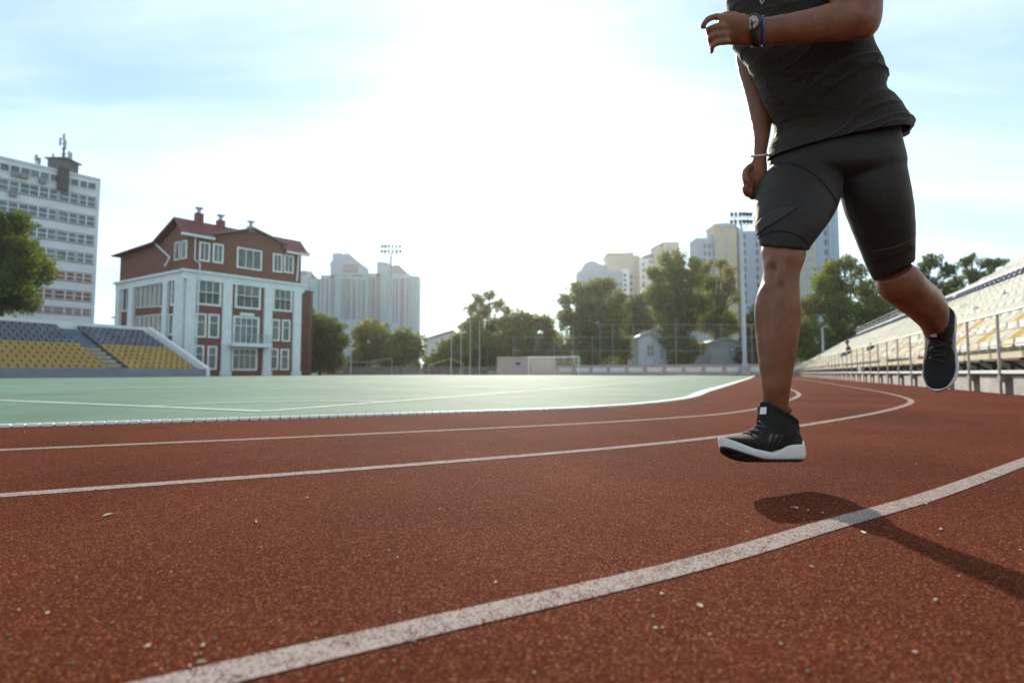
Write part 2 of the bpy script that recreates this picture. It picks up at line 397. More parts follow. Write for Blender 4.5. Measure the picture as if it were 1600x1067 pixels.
# ------------------------------------------------------------------ right-hand stand
M_SEAT_Y = mat('yellow_seat', (0.74, 0.62, 0.38), 0.32, 0.5, vary=0.15, scale=1.5)  # yellow paled towards the same sun glare
M_SEAT_C = mat('glare_cream_seat', (0.80, 0.78, 0.71), 0.28, 0.5, vary=0.12, scale=1.5)  # sun glare on the glossy seats is put into this cream colour
M_SEAT_B = mat('slate_blue_seat', (0.19, 0.20, 0.27), 0.4, 0.5, vary=0.15, scale=1.5)
M_SEAT_OY = mat('faded_yellow_seat', (0.42, 0.275, 0.085), 0.5, 0.4, vary=0.2, scale=0.8)
def seat_verts(c, along, back, w_=0.42):
    """moulded stadium seat: pan, rolled front lip and raked back; returns verts, faces"""
    prof = [(-0.02, -0.10), (0.0, 0.02), (0.06, 0.035), (0.30, 0.0), (0.36, 0.05), (0.44, 0.34), (0.41, 0.35), (0.33, 0.07), (0.28, -0.03), (0.03, 0.0)]
    vs = []
    for s_ in (-1, -0.8, 0.8, 1):
        for (d, z) in prof:
            k = 0.93 if abs(s_) == 1 else 1.0
            vs.append(c + along * (s_ * w_ / 2) + back * (d * k) + UZ * (z * k + (0.02 if abs(s_) == 1 else 0)))
    n = len(prof); fs = []
    for i in range(3):
        for j in range(n): fs.append((i * n + j, i * n + (j + 1) % n, (i + 1) * n + (j + 1) % n, (i + 1) * n + j))
    fs.append(tuple(range(n))[::-1]); fs.append(tuple(range(3 * n, 4 * n)))
    return vs, fs
def view_size(p):
    d = Vector((p.x, p.y * CP + (p.z - H) * SP, 0)); dep = p.y * CP + (p.z - H) * SP
    if dep < 1: return 0
    sx = CX + F * p.x / dep
    return 0 if sx < -20 or sx > 1625 else 1 / dep
def seats_onto(root, allseats, kinds, along, back, sw=0.42):
    """allseats: (pos, kind). The 100 that show largest are parts of their own, the rest one stuff part per colour."""
    order = sorted(range(len(allseats)), key=lambda i: -view_size(allseats[i][0]))
    big = [i for i in order[:100] if view_size(allseats[i][0]) > 0]
    base = root.location; protos = {}
    for i in big:
        p, k = allseats[i]
        if k not in protos:
            b = MB(); b.add(*seat_verts(p, along, back, sw)); protos[k] = (b.build('seat', kinds[k][0], root, origin=p), p)
        else:
            c = protos[k][0].copy(); COL.objects.link(c); c.location = p - base
    s_ = set(big)
    for k in kinds:
        b = MB()
        for i, (p, kk) in enumerate(allseats):
            if kk == k and i not in s_: b.add(*seat_verts(p, along, back, sw))
        if b.v: tag(b.build('seat_rows', kinds[k][0], root), kinds[k][1], kind='stuff')

V0 = 3.28; US, UE = -4.0, 76.0
st = empty('grandstand', UV(20, V0, 0), 'long grandstand of yellow seats and seats coloured cream for glare beside the runner', 'grandstand')
b = MB(); b.box(UV((US + UE) / 2, V0 + 0.20, 0.15), (UE - US) / 2, 0.12, 0.15, U, V)
k = US
while k < UE:
    b.box(UV(k + 0.55, V0 + 0.045, 0.13), 0.50, 0.035, 0.13, U, V); k += 1.30
b.box(UV((US + UE) / 2, V0 + 0.62, 0.09), (UE - US) / 2, 0.25, 0.09, U, V)
b.build('kerb_wall', M_CONC, st)
b = MB(); b.box(UV((US + UE) / 2, V0 + 0.15, 0.325), (UE - US) / 2, 0.2, 0.025, U, V); b.build('wall_coping', M_WALL, st)
b = MB(); b.box(UV((US + UE) / 2, V0 + 0.92, 0.32), (UE - US) / 2, 0.04, 0.31, U, V); b.build('riser_wall', M_CONC, st)
ROWS = 17; RISE, RUN = 0.45, 0.76; UTOP = 42.0
def rz(k): return 0.52 + RISE * k
def rv(k): return V0 + 0.42 + RUN * k
b = MB()
for k in range(ROWS):
    ue = UE if k < 9 else UTOP
    b.box(UV((US + ue) / 2, rv(k) + RUN / 2 + 0.02, rz(k) + 0.05), (ue - US) / 2, RUN / 2, 0.05, U, V)
    b.box(UV((US + ue) / 2, rv(k) + RUN + 0.02, rz(k) + 0.05 + RISE / 2), (ue - US) / 2, 0.03, RISE / 2 - 0.052, U, V)
b.build('terrace_step', mat('pale_concrete', (0.46, 0.44, 0.41), 0.8, 0.3, vary=0.15, scale=1.2), st)
b = MB(); b.box(UV((US + UE) / 2, V0 + 0.40, 0.60), (UE - US) / 2, 0.035, 0.05, U, V); b.build('seat_beam', mat('pale_yellow_steel', (0.58, 0.50, 0.32), 0.5, 0.4, vary=0.15, scale=2), st)
k = US + 0.5; bk0 = None
while k < UE:
    if bk0 is None:
        b = MB(); b.tube([UV(k, V0 + 0.42, 0.56), UV(k, V0 + 0.88, 0.30)], 0.025, 6); b.box(UV(k, V0 + 0.86, 0.40), 0.03, 0.02, 0.16, U, V); b.box(UV(k, V0 + 0.43, 0.53), 0.03, 0.03, 0.018, U, V)
        bk0 = b.build('bracket', M_DARK, st, origin=UV(k, V0 + 0.42, 0.3))
    else: c = bk0.copy(); COL.objects.link(c); c.location = UV(k, V0 + 0.42, 0.3) - st.location
    k += 0.85
b = MB()
for v_, z_, ue in ((rv(9) + 0.1, rz(9), UE), (rv(ROWS) + 0.1, rz(ROWS), UTOP)):
    b.box(UV((US + ue) / 2, v_, z_ - 0.05), (ue - US) / 2, 0.08, 0.55, U, V)
b.build('back_parapet', M_WALL, st)
poly = [(V0, 0), (V0 + 0.4, 0.6), (rv(9) + 0.2, rz(9) + 0.3), (rv(9) + 0.2, 0)]
b = MB(); b.prism(poly, UE, UE + 0.25, V, UZ, U, Vector((0, 0, 0)))
b.build('end_wall', mat('blue_grey_render', (0.42, 0.44, 0.48), 0.8, 0.3, vary=0.12, scale=0.8), st); b = MB()
poly2 = [(rv(9) + 0.2, 0), (rv(9) + 0.2, rz(9) + 0.3), (rv(ROWS) + 0.2, rz(ROWS) + 0.3), (rv(ROWS) + 0.2, 0)]
b.prism(poly2, UTOP, UTOP + 0.25, V, UZ, U, Vector((0, 0, 0)))
b.build('end_wall', mat('blue_grey_render', (0.42, 0.44, 0.48), 0.8, 0.3, vary=0.12, scale=0.8), st)
kinds = {'y': (M_SEAT_Y, 'yellow seats'), 'b': (M_SEAT_B, 'slate blue seats in the middle rows'), 'c': (M_SEAT_C, 'seats coloured cream for sun glare')}
S_ = []
for k in range(ROWS):
    ue = UE if k < 9 else UTOP
    n = int((ue - 3.0) / 0.52)
    for i in range(n):
        u_ = 3.0 + 0.52 * (i + 0.5)
        if 21.0 < u_ < 22.1 or 38 < u_ < 39.1 or 55 < u_ < 56.1: continue
        kd = ('y' if (i * 7 + k * 3) % 11 < 3 else 'c') if k < 2 else ('c' if k < 7 else ('b' if k < 9 else 'c'))
        
        S_.append((UV(u_, rv(k) + 0.05, rz(k) + 0.32), kd))
seats_onto(st, S_, kinds, U, V)
b = MB()
for u_, kk in ((21.55, ROWS), (38.55, ROWS), (55.55, 9)):
    for k in range(kk):
        b.box(UV(u_, rv(k) + 0.22, rz(k) + 0.10 + 0.11), 0.5, 0.20, 0.11, U, V)
b.build('stair_flight', M_CONC, st)
# front railing of the stand
M_POSTS = mat('brown_painted_steel', (0.30, 0.26, 0.23), 0.6, 0.3, vary=0.2, scale=4)
rl = empty('railing', UV(10, V0 + 0.02, 0), 'grey steel railing along the front of the right-hand grandstand', 'railing')
k = US + 0.02; posts = []
while k < UE:
    b = MB(); b.box(UV(k, V0 - 0.05, 0.60), 0.019, 0.016, 0.60, U, V); b.box(UV(k, V0 - 0.04, 0.22), 0.06, 0.03, 0.05, U, V)
    if not posts: posts.append(b.build('post', M_POSTS, rl, origin=UV(k, V0 - 0.05, 0)))
    else:
        c = posts[0].copy(); COL.objects.link(c); c.location = UV(k, V0 - 0.05, 0) - rl.location
    k += 1.30
for z_ in (1.19, 0.93, 0.72):
    b = MB(); b.tube([UV(US, V0 - 0.05, z_), UV(UE, V0 - 0.05, z_)], 0.018 if z_ > 1 else 0.009, 8); b.build('rail', M_POSTS if z_ < 1 else M_STEEL, rl)
# upper handrail behind the lower tier
r2 = empty('railing', UV(50, rv(9), rz(9)), 'thin rail along the top of the lower far tier of seats', 'railing')
for z_ in (0.75, 1.05):
    b = MB(); b.tube([UV(UTOP + 0.5, rv(9) + 0.1, rz(9) + z_), UV(UE, rv(9) + 0.1, rz(9) + z_)], 0.035, 6); b.build('rail', M_STEEL, r2)
k = UTOP + 0.6
while k < UE:
    b = MB(); b.tube([UV(k, rv(9) + 0.1, rz(9) + 0.45), UV(k, rv(9) + 0.1, rz(9) + 1.05)], 0.03, 6); b.build('post', M_STEEL, r2); k += 2.4

# ------------------------------------------------------------------ left-hand stand across the pitch
VL = -45.0; UL0, UL1 = 3.0, 32.2; NR = 11
lt = empty('grandstand', UV(25, VL, 0), 'low far grandstand with blue upper rows and yellow lower rows', 'grandstand')
def lz(k): return 0.45 + 0.335 * k
def lv(k): return VL - 0.6 - 0.72 * k
b = MB()
for k in range(NR):
    b.box(UV((UL0 + UL1) / 2, lv(k) - 0.36, lz(k) / 2), (UL1 - UL0) / 2, 0.355, lz(k) / 2, U, V)
b.build('terrace_step', mat('grey_step', (0.20, 0.20, 0.22), 0.85, 0.3, vary=0.15, scale=0.8), lt)
b = MB(); b.box(UV((UL0 + UL1) / 2, VL - 0.1, 0.33), (UL1 - UL0) / 2, 0.1, 0.33, U, V); b.build('front_wall', mat('dusty_blue_wall', (0.22, 0.23, 0.28), 0.8, 0.3, vary=0.15, scale=1), lt)
vt = lv(NR) - 0.25; zt = lz(NR) + 0.55
b = MB(); b.box(UV((UL0 + UL1) / 2, vt, zt / 2), (UL1 - UL0) / 2, 0.15, zt / 2, U, V); b.build('back_wall', M_WALL, lt)
b = MB(); b.prism([(VL + 0.05, 0), (VL + 0.05, 0.75), (vt + 0.15, zt + 0.05), (vt + 0.15, 0)], UL1 + 0.01, UL1 + 0.35, V, UZ, U, Vector((0, 0, 0))); b.build('end_wall', M_WALL, lt)
S_ = []
ST0, ST1 = 24.75, 25.95
for k in range(NR):
    n = int((UL1 - UL0 - 0.3) / 0.5)
    for i in range(n):
        u_ = UL0 + 0.4 + 0.5 * i
        if ST0 < u_ < ST1: continue
        S_.append((UV(u_, lv(k) - 0.08, lz(k) + 0.22), 'y' if k < 6 else 'b'))
seats_onto(lt, S_, {'y': (M_SEAT_OY, 'faded yellow lower seats'), 'b': (mat('grey_blue_seat', (0.145, 0.15, 0.185), 0.5, 0.4, vary=0.25, scale=0.8), 'slate blue upper seats')}, U, -V, 0.47)
for k0, k1, m_, nm in ((0, 6, mat('sandy_steps', (0.42, 0.36, 0.24), 0.8, vary=0.15, scale=2), 'lower_stair'), (6, NR, mat('blue_steps', (0.13, 0.19, 0.27), 0.8, vary=0.15, scale=2), 'upper_stair')):
    b = MB()
    for k in range(k0, k1):
        b.box(UV((ST0 + ST1) / 2, lv(k) - 0.25, lz(k) + 0.10), (ST1 - ST0) / 2 - 0.02, 0.22, 0.095, U, V)
    b.build(nm, m_, lt)

# ------------------------------------------------------------------ facades
class Facade:
    """vertical wall plane through two ground points; features are set by real metres along it"""
    def __init__(s, p0, p1, out=None):
        s.o = Vector((p0[0], p0[1], 0)); d = Vector((p1[0] - p0[0], p1[1] - p0[1], 0)); s.len = d.length; s.d = d / s.len
        s.n = Vector((s.d.y, -s.d.x, 0))
        if s.n.dot(s.o) > 0: s.n = -s.n                # outwards is towards the track
    def s_at(s, px):
        r = ray(px, YH); n = s.n; t = s.o.dot(n) / Vector((r.x, r.y, 0)).dot(n)
        return (Vector((r.x * t, r.y * t, 0)) - s.o).dot(s.d)
    def z_at(s, px, py):
        r = ray(px, py); t = s.o.dot(s.n) / Vector((r.x, r.y, 0)).dot(s.n)
        return H + r.z * t
    def pt(s, a, z, o=0.0): return s.o + s.d * a + UZ * z + s.n * o
    def box(s, b, a0, a1, z0, z1, o0, o1):
        b.box(s.pt((a0 + a1) / 2, (z0 + z1) / 2, (o0 + o1) / 2), abs(a1 - a0) / 2, abs(o1 - o0) / 2, abs(z1 - z0) / 2, s.d, s.n); return b
    def rect(s, x0, y0, x1, y1):
        xm = (x0 + x1) / 2
        return s.s_at(x0), s.s_at(x1), s.z_at(xm, y1), s.z_at(xm, y0)
def window(fc, root, r, fr=0.12, mull=1, trans=None, glass=None, frame=None, sill=True, fname='window'):
    a0, a1, z0, z1 = r
    b = MB(); fc.box(b, a0, a1, z0, z1, -0.05, 0.02); wo = b.build(fname, glass or M_GLASS, root)
    b = MB(); f = fr
    fc.box(b, a0 - f, a0, z0 - f, z1 + f, 0.0, 0.09); fc.box(b, a1, a1 + f, z0 - f, z1 + f, 0.0, 0.09)
    fc.box(b, a0, a1, z1, z1 + f, 0.0, 0.088); fc.box(b, a0, a1, z0 - f, z0, 0.0, 0.088)
    for i in range(mull):
        c = a0 + (a1 - a0) * (i + 1) / (mull + 1); fc.box(b, c - 0.035, c + 0.035, z0, z1, 0.021, 0.07)
    if trans is not None:
        c = z0 + (z1 - z0) * trans; fc.box(b, a0, a1, c - 0.035, c + 0.035, 0.0205, 0.066)
    b.build('frame', frame or M_WHITE, wo)
    return wo

# red-brick clubhouse
M_BRICK = mat('red_brick', (0.185, 0.082, 0.064), 0.85, 0.25, vary=0.16, scale=3.5)
M_ROOF = mat('red_roof_metal', (0.15, 0.034, 0.040), 0.5, 0.4, vary=0.15, scale=1.2)
M_TRIM = mat('pale_blue_white_render', (0.66, 0.70, 0.72), 0.7, 0.3, vary=0.08, scale=1.5)
Yc = 55.0; pc = P(286, YH, Yc); pr = P(467, YH, Yc * 1.172); pl = P(180, YH, Yc * 1.147)
bh = empty('brick_building', (pc.x, pc.y, 0), 'four storey red brick clubhouse with white pilasters and red roof', 'building')
FR, FL = Facade(pc, pr), Facade(pc, pl)
zc = FR.z_at(286, 420)                                  # cornice top
ze = zc + 3.9                                          # attic eave
back = pr + (pl - pc)
def loft_poly(b, pts, z0, z1):
    n = len(pts); b.add([Vector((p.x, p.y, z0)) for p in pts] + [Vector((p.x, p.y, z1)) for p in pts], [tuple(range(n))[::-1], tuple(range(n, 2 * n))] + [(i, (i + 1) % n, (i + 1) % n + n, i + n) for i in range(n)])
b = MB(); loft_poly(b, [pc, pr, back, pl], 0, zc + 0.02); b.build('wall', M_BRICK, bh)
# attic: gable outline on the left facade carried along the right facade
LL = FL.len; t1 = FL.s_at(274.5); zr = FL.z_at(274.5, 345.5); zb = FL.z_at(241, 383.5); tb = FL.s_at(241); zf = FL.z_at(182, 400)
z_e0 = FR.z_at(289, 362)
gab = [(0.02, zc + 0.02), (0.02, z_e0 - 0.1), (t1, zr - 0.1), (tb, zb - 0.1), (LL - 0.05, zf - 0.1), (LL - 0.05, zc + 0.02)]
b = MB(); b.prism(gab, 0.02, FR.len - 0.02, FL.d, UZ, FR.d, FL.o); fixnormals(b.build('attic_wall', M_BRICK, bh))
def roofstrip(b, pts, a0, a1, th=0.14):
    for (t0, z0), (t2, z2) in zip(pts[:-1], pts[1:]):
        q = [FL.o + FL.d * t + FR.d * a + UZ * z for t, z, a in ((t0, z0, a0), (t2, z2, a0), (t2, z2, a1), (t0, z0, a1))]
        b.add(q + [p + UZ * th for p in q], [(0, 1, 2, 3), (7, 6, 5, 4), (0, 4, 5, 1), (1, 5, 6, 2), (2, 6, 7, 3), (3, 7, 4, 0)])
sl = (zr - z_e0) / t1
b = MB(); roofstrip(b, [(0.0, z_e0), (t1, zr), (tb, zb), (LL + 0.6, zf - 0.25)], -0.7, FR.len + 0.8)
OV = 0.55; ga0, ga1 = FR.s_at(334), FR.s_at(434)
for q0, q1 in ((-0.7, ga0 - 0.3), (ga1 + 0.3, FR.len + 0.8)): roofstrip(b, [(-OV, z_e0 - OV * 0.35), (-0.005, z_e0)], q0, q1)
rf = b.build('roof', M_ROOF, bh); fixnormals(rf)
# cross gable over the middle bay
a0, a1, am = FR.s_at(334), FR.s_at(434), FR.s_at(388); zg0, zg1, zgm = FR.z_at(334, 366) , FR.z_at(434, 380), FR.z_at(388, 357.5)
dpt = max(t1 * 1.0, 2.0)
b = MB(); b.prism([(a0, zc + 0.05), (a0, zg0 - .05), (am, zgm - .05), (a1, zg1 - .05), (a1, zc + 0.05)], 0.012, -dpt, FR.d, UZ, FR.n, FR.o); fixnormals(b.build('gable_wall', M_BRICK, bh))
b = MB()
for (s0, z0), (s1, z1) in (((a0 - 0.5, zg0 - 0.12), (am, zgm)), ((am, zgm), (a1 + 0.5, zg1 - 0.12))):
    q = [FR.pt(s, z, o) for s, z, o in ((s0, z0, 0.6), (s1, z1, 0.6), (s1, z1, -dpt), (s0, z0, -dpt))]
    b.add(q + [p + UZ * 0.16 for p in q], [(0, 1, 2, 3), (7, 6, 5, 4), (0, 4, 5, 1), (1, 5, 6, 2), (2, 6, 7, 3), (3, 7, 4, 0)])
fixnormals(b.build('gable_roof', mat('grey_green_verge', (0.18, 0.17, 0.16), 0.6, 0.3), bh))
b = MB(); FR.box(b, -0.75, a0 - 0.5, z_e0 - OV * 0.35 - 0.26, z_e0 - OV * 0.35 - 0.02, 0.30, 0.60); b.build('eave', M_TRIM, bh); b = MB(); FR.box(b, a1 + 0.5, FR.len + 0.7, z_e0 - OV * 0.35 - 0.26, z_e0 - OV * 0.35 - 0.02, 0.30, 0.60)
b.build('eave', M_TRIM, bh)
for px in (314, 349, 388):
    s_ = FR.s_at(px); zz_ = {314: zr + 0.1, 349: zr - 0.1, 388: zgm + 0.1}[px]; hgt = {314: 0.9, 349: 0.8, 388: 0.25}[px]
    c = FL.o + FR.d * s_ + FL.d * (t1 if px != 388 else 0.3)
    b = MB(); b.box(c + UZ * (zz_ + hgt / 2 - 0.2), 0.36, 0.36, hgt / 2 + 0.2, FR.d, FR.n)
    ch = b.build('chimney', M_ROOF if px != 388 else M_STEEL, rf)
    b = MB(); b.tube([c + UZ * (zz_ + hgt), c + UZ * (zz_ + hgt + 0.5)], 0.2, 8); b.box(c + UZ * (zz_ + hgt + 0.58), 0.34, 0.34, 0.05, FR.d, FR.n); b.build('cap', M_STEEL, ch)
# cornice and pilasters
b = MB(); FR.box(b, -0.35, FR.len + 0.35, zc - 1.0, zc - 0.25, 0.0, 0.22); FR.box(b, -0.55, FR.len + 0.55, zc - 0.25, zc, 0.0, 0.42)
FL.box(b, 0.05, LL + 0.35, zc - 1.0, zc - 0.25, 0.003, 0.222); FL.box(b, 0.05, LL + 0.55, zc - 0.25, zc + 0.002, 0.003, 0.422)
b.build('cornice', M_TRIM, bh)
for fc, lst in ((FR, ((285.5, 301), (343.5, 358), (409, 421.5), (455, 467))), (FL, ((285, 272), (260.5, 253.5), (207, 199.5), (186, 179.7)))):
    for x0, x1 in lst:
        b = MB(); fc.box(b, fc.s_at(x0), fc.s_at(x1), 0, zc - 1.0, -0.02, 0.30); fc.box(b, fc.s_at(x0) - 0.1, fc.s_at(x1) + 0.1, 0, 0.5, -0.02, 0.38); b.build('pilaster', M_TRIM, bh)
def cc(x, y): return 160 + x / 3.812, 320 + y / 3.812
def crect(fc, x0, y0, x1, y1):
    a, b_ = cc(x0, y0), cc(x1, y1); r = fc.rect(a[0], a[1], b_[0], b_[1]); return (min(r[0], r[1]), max(r[0], r[1]), r[2], r[3])
for q, kw in (((560, 228, 606, 326), {}), ((642, 238, 688, 336), {}), ((788, 268, 922, 374), dict(mull=2)), ((1005, 297, 1046, 392), {}), ((1072, 306, 1114, 398), {})):
    window(FR, bh, crect(FR, *q), 0.16, **kw)
for q in ((560, 440, 680, 588), (787, 462, 918, 608), (1014, 488, 1108, 624)):
    r = crect(FR, *q); wo = window(FR, bh, r, 0.22, mull=2, trans=0.45)
    b = MB(); n = 9
    for i in range(n): FR.box(b, r[0] + (r[1] - r[0]) * (i + 0.4) / n, r[0] + (r[1] - r[0]) * (i + 0.6) / n, r[2], r[2] + (r[3] - r[2]) * 0.38, 0.10, 0.13)
    FR.box(b, r[0], r[1], r[2] + (r[3] - r[2]) * 0.38, r[2] + (r[3] - r[2]) * 0.38 + 0.07, 0.095, 0.135); b.build('balustrade', M_DARK, wo)
for q in ((553, 655, 598, 780), (630, 660, 676, 784), (1005, 690, 1040, 802), (1070, 693, 1103, 806), (550, 846, 590, 968), (630, 850, 668, 972), (1000, 864, 1035, 974), (1065, 867, 1100, 976)):
    window(FR, bh, crect(FR, *q), 0.17, mull=0, trans=0.65)
window(FR, bh, crect(FR, 780, 676, 914, 826), 0.22, mull=3, trans=0.7, fname='balcony_door')
window(FR, bh, crect(FR, 776, 862, 908, 976), 0.2, mull=3, trans=0.7)
r = crect(FR, 735, 826, 975, 848)
b = MB(); FR.box(b, r[0], r[1], r[2], r[3], 0.31, 1.35); bal = b.build('balcony', M_TRIM, bh)
b = MB(); n = 22
for i in range(n + 1):
    c = r[0] + (r[1] - r[0]) * i / n; FR.box(b, c - 0.02, c + 0.02, r[3], r[3] + 0.95, 1.25, 1.29)
FR.box(b, r[0], r[1], r[3] + 0.95, r[3] + 1.0, 1.24, 1.30); b.build('balustrade', M_STEEL, bal)
r = crect(FR, 806, 645, 890, 662); b = MB(); FR.box(b, r[0], r[1], r[2], r[3], 0, 0.25); b.build('ledge', M_TRIM, bh)
for q in ((410, 236, 434, 330), (451, 228, 475, 322)): window(FL, bh, crect(FL, *q), 0.12, mull=0)
r = crect(FL, 402, 452, 452, 588); window(FL, bh, r, 0.25, mull=0, trans=0.45)
for i in range(6):
    x0 = 193 + i * 27.5; window(FL, bh, crect(FL, x0, 492 - i * 3.2, x0 + 13, 612 - i * 1.6), 0.12, mull=0)
    window(FL, bh, crect(FL, x0, 672 - i * 3, x0 + 13, 800), 0.12, mull=0)
window(FL, bh, crect(FL, 108, 500, 146, 630), 0.15, mull=1)
for x0 in (392, 432): window(FL, bh, crect(FL, x0, 660, x0 + 20, 770), 0.14, mull=0)
# downpipes
b = MB()
def pp(fc, *pts): return [fc.pt(fc.s_at(cc(x, y)[0]), fc.z_at(cc(x, y)[0], cc(x, y)[1]), o) for x, y, o in pts]
b.tube(pp(FR, (512, 168, 0.5), (524, 190, 0.12), (524, 325, 0.12), (548, 350, 0.5), (548, 420, 0.5), (542, 960, 0.4)), 0.065, 8); b.build('downpipe', M_TRIM, bh)
b = MB(); b.tube(pp(FL, (305, 245, 0.3), (383, 320, 0.12), (378, 375, 0.5)), 0.09, 8); b.build('downpipe', M_TRIM, bh)
b = MB(); b.tube(pp(FR, (1146, 280, 0.3), (1146, 395, 0.14), (1135, 425, 0.5), (1132, 455, 0.5)), 0.09, 8); b.build('downpipe', M_TRIM, bh)
# low brick annex behind the right end
px0 = P(469, YH, 74); b = MB(); b.aab(px0.x, px0.x + 1.3, 73.6, 74.6, 0, Zh(457, 74)); an = b.build('brick_annex', mat('dull_brown_brick', (0.13, 0.072, 0.058), 0.85, vary=0.25, scale=2)); tag(an, 'narrow dull brick block behind the right end of the clubhouse', 'building')
b = MB(); b.aab(px0.x - 0.1, px0.x + 1.4, 73.5, 74.7, Zh(457, 74), Zh(457, 74) + 0.2); b.build('roof', M_DARK, an)

# grey sheds roof behind the left stand
c = P(165, YH, 57); b = MB(); b.aab(c.x - 6, c.x + 1.8, 66, 74, 0, Zh(497, 66)); sh = b.build('shed', mat('grey_render', (0.3, 0.3, 0.32), 0.8, vary=0.15, scale=1)); tag(sh, 'low grey shed between the white tower block and the clubhouse', 'shed')
b = MB(); zz_ = Zh(497, 66); b.prism([(c.x - 6.4, zz_), (c.x - 2.5, zz_ + 1.0), (c.x + 2.2, zz_)], 65.6, 74.4, Vector((1, 0, 0)), UZ, Vector((0, 1, 0)), Vector((0, 0, 0))); fixnormals(b.build('roof', mat('slate_roof', (0.12, 0.13, 0.16), 0.6), sh))

# white tower block on the left
Yt = 90.0; t0, t1_ = P(143.5, YH, Yt), P(-130, YH, Yt * 0.83)
FT = Facade(t0, t1_); zt_ = FT.z_at(143, 279.5)
tw = empty('tower_block', (t0.x, t0.y, 0), 'white slab tower block with ribbon windows behind the round tree', 'building')
M_SLAB = mat('white_panel', (0.62, 0.63, 0.66), 0.7, 0.3, vary=0.07, scale=0.6)
M_PIER = mat('slate_panel', (0.16, 0.18, 0.22), 0.6, 0.3, vary=0.15, scale=0.5)
M_BLIND = mat('terracotta_blind', (0.24, 0.10, 0.075), 0.6, vary=0.25, scale=0.5)
M_TGLASS = mat('blue_grey_glass', (0.10, 0.135, 0.17), 0.15, 0.6, vary=0.4, scale=0.4)
b = MB(); bk = Vector((t0.x, t0.y, 0)).normalized() * 14
loft_poly(b, [t0, t1_, t1_ + bk, t0 + bk], 0, zt_); fixnormals(b.build('wall', M_SLAB, tw))
b = MB(); loft_poly(b, [t0 + FT.n * 0.15, t1_ + FT.n * 0.15, t1_ + bk, t0 + bk], zt_, zt_ + 0.3); fixnormals(b.build('roof', M_SLAB, tw))
rowsy = [(283.5, 295), (306, 322.5), (336.6, 353), (367, 382.7), (396.5, 412), (428, 442), (456.7, 471), (483, 493)]
wx = [(124, 136), (111.5, 122), (96.5, 108), (79, 94), (63, 75), (47, 61), (31.5, 45), (16, 30), (-1, 13), (-18, -4)]
for ri, (y0, y1) in enumerate(rowsy):
    z1_, z0_ = FT.z_at(134, y0), FT.z_at(134, y1)
    b = MB(); FT.box(b, FT.s_at(138), FT.s_at(-60), z0_ - 0.12, z1_ + 0.12, -0.02, 0.04); b.build('window_band', M_PIER if ri else M_SLAB, tw)
    for x0, x1 in wx:
        r = (FT.s_at(x1), FT.s_at(x0), z0_ + 0.1, z1_ - 0.1)
        b = MB(); FT.box(b, *r, 0.041, 0.06); wo = b.build('window', M_BLIND if ri in (5, 6, 7) else M_TGLASS, tw)
        b = MB(); f = 0.075
        FT.box(b, r[0] - f, r[0], r[2] - f, r[3] + f, 0.042, 0.14); FT.box(b, r[1], r[1] + f, r[2] - f, r[3] + f, 0.042, 0.14)
        FT.box(b, r[0], r[1], r[3], r[3] + f, 0.042, 0.138); FT.box(b, r[0], r[1], r[2] - f, r[2], 0.042, 0.138)
        FT.box(b, r[0], r[1], (r[2] + r[3]) / 2 - 0.05, (r[2] + r[3]) / 2 + 0.05, 0.061, 0.13) if ri else None
        b.build('frame', M_WHITE, wo)
for px, py in ((6, 268), (20, 271), (50, 279), (4, 300)):
    b = MB(); a = FT.s_at(px); FT.box(b, a - 0.45, a + 0.45, FT.z_at(px, py + 5), FT.z_at(px, py - 3), 0.05, 0.5); b.build('air_conditioner', mat('grey_box', (0.22, 0.22, 0.23), 0.6), tw)
# aerial group on the roof
c = FT.pt(FT.s_at(88), zt_ + 0.35, -2.2); am_ = empty('aerial_mast', c, 'dark telecom aerial cluster with tall mast on the white tower roof', 'aerial')
b = MB(); b.box(c + UZ * 1.0, 1.5, 1.3, 1.0); b.box(c + UZ * 2.15, 1.8, 1.6, 0.12); b.build('equipment_cabin', mat('dark_cabin', (0.10, 0.10, 0.10), 0.7, vary=0.3, scale=1), am_)
b = MB(); b.tube([c + UZ * 2.0, c + UZ * 6.9], [0.22, 0.10], 8)
for z_ in (3.4, 4.3, 5.2): b.box(c + UZ * z_, 0.45, 0.08, 0.05)
b.build('mast', M_DARK, am_)
for dx, dz, hh in ((-0.45, 5.4, 1.1), (0.42, 5.0, 1.0), (0.1, 6.1, 0.8), (1.5, 2.9, 1.0), (1.1, 3.2, 0.9), (-1.5, 2.8, 0.9)):
    b = MB(); b.box(c + Vector((dx, -0.3, dz)), 0.13, 0.08, hh / 1.6); b.build('antenna_panel', M_STEEL, am_)
c = FT.pt(FT.s_at(82), 0, 0.6); b = MB(); b.box(Vector((c.x, c.y, zt_ - 1.2)), 0.7, 0.35, 1.9, FT.d, FT.n); b.build('cable_rack', M_DARK, am_)
for px in (42, 47):
    c = FT.pt(FT.s_at(px), zt_ + 0.3, -1.5); b = MB(); b.tube([c, c + UZ * (1.9 if px == 42 else 1.4)], 0.09, 6); b.box(c + UZ * (1.5 if px == 42 else 1.1), 0.18, 0.12, 0.5)
    tag(b.build('rooftop_antenna', M_STEEL), 'taller pale aerial post left of the dark roof cluster' if px == 42 else 'shorter pale aerial post left of the dark roof cluster', 'aerial', 'small aerials on the tower roof')

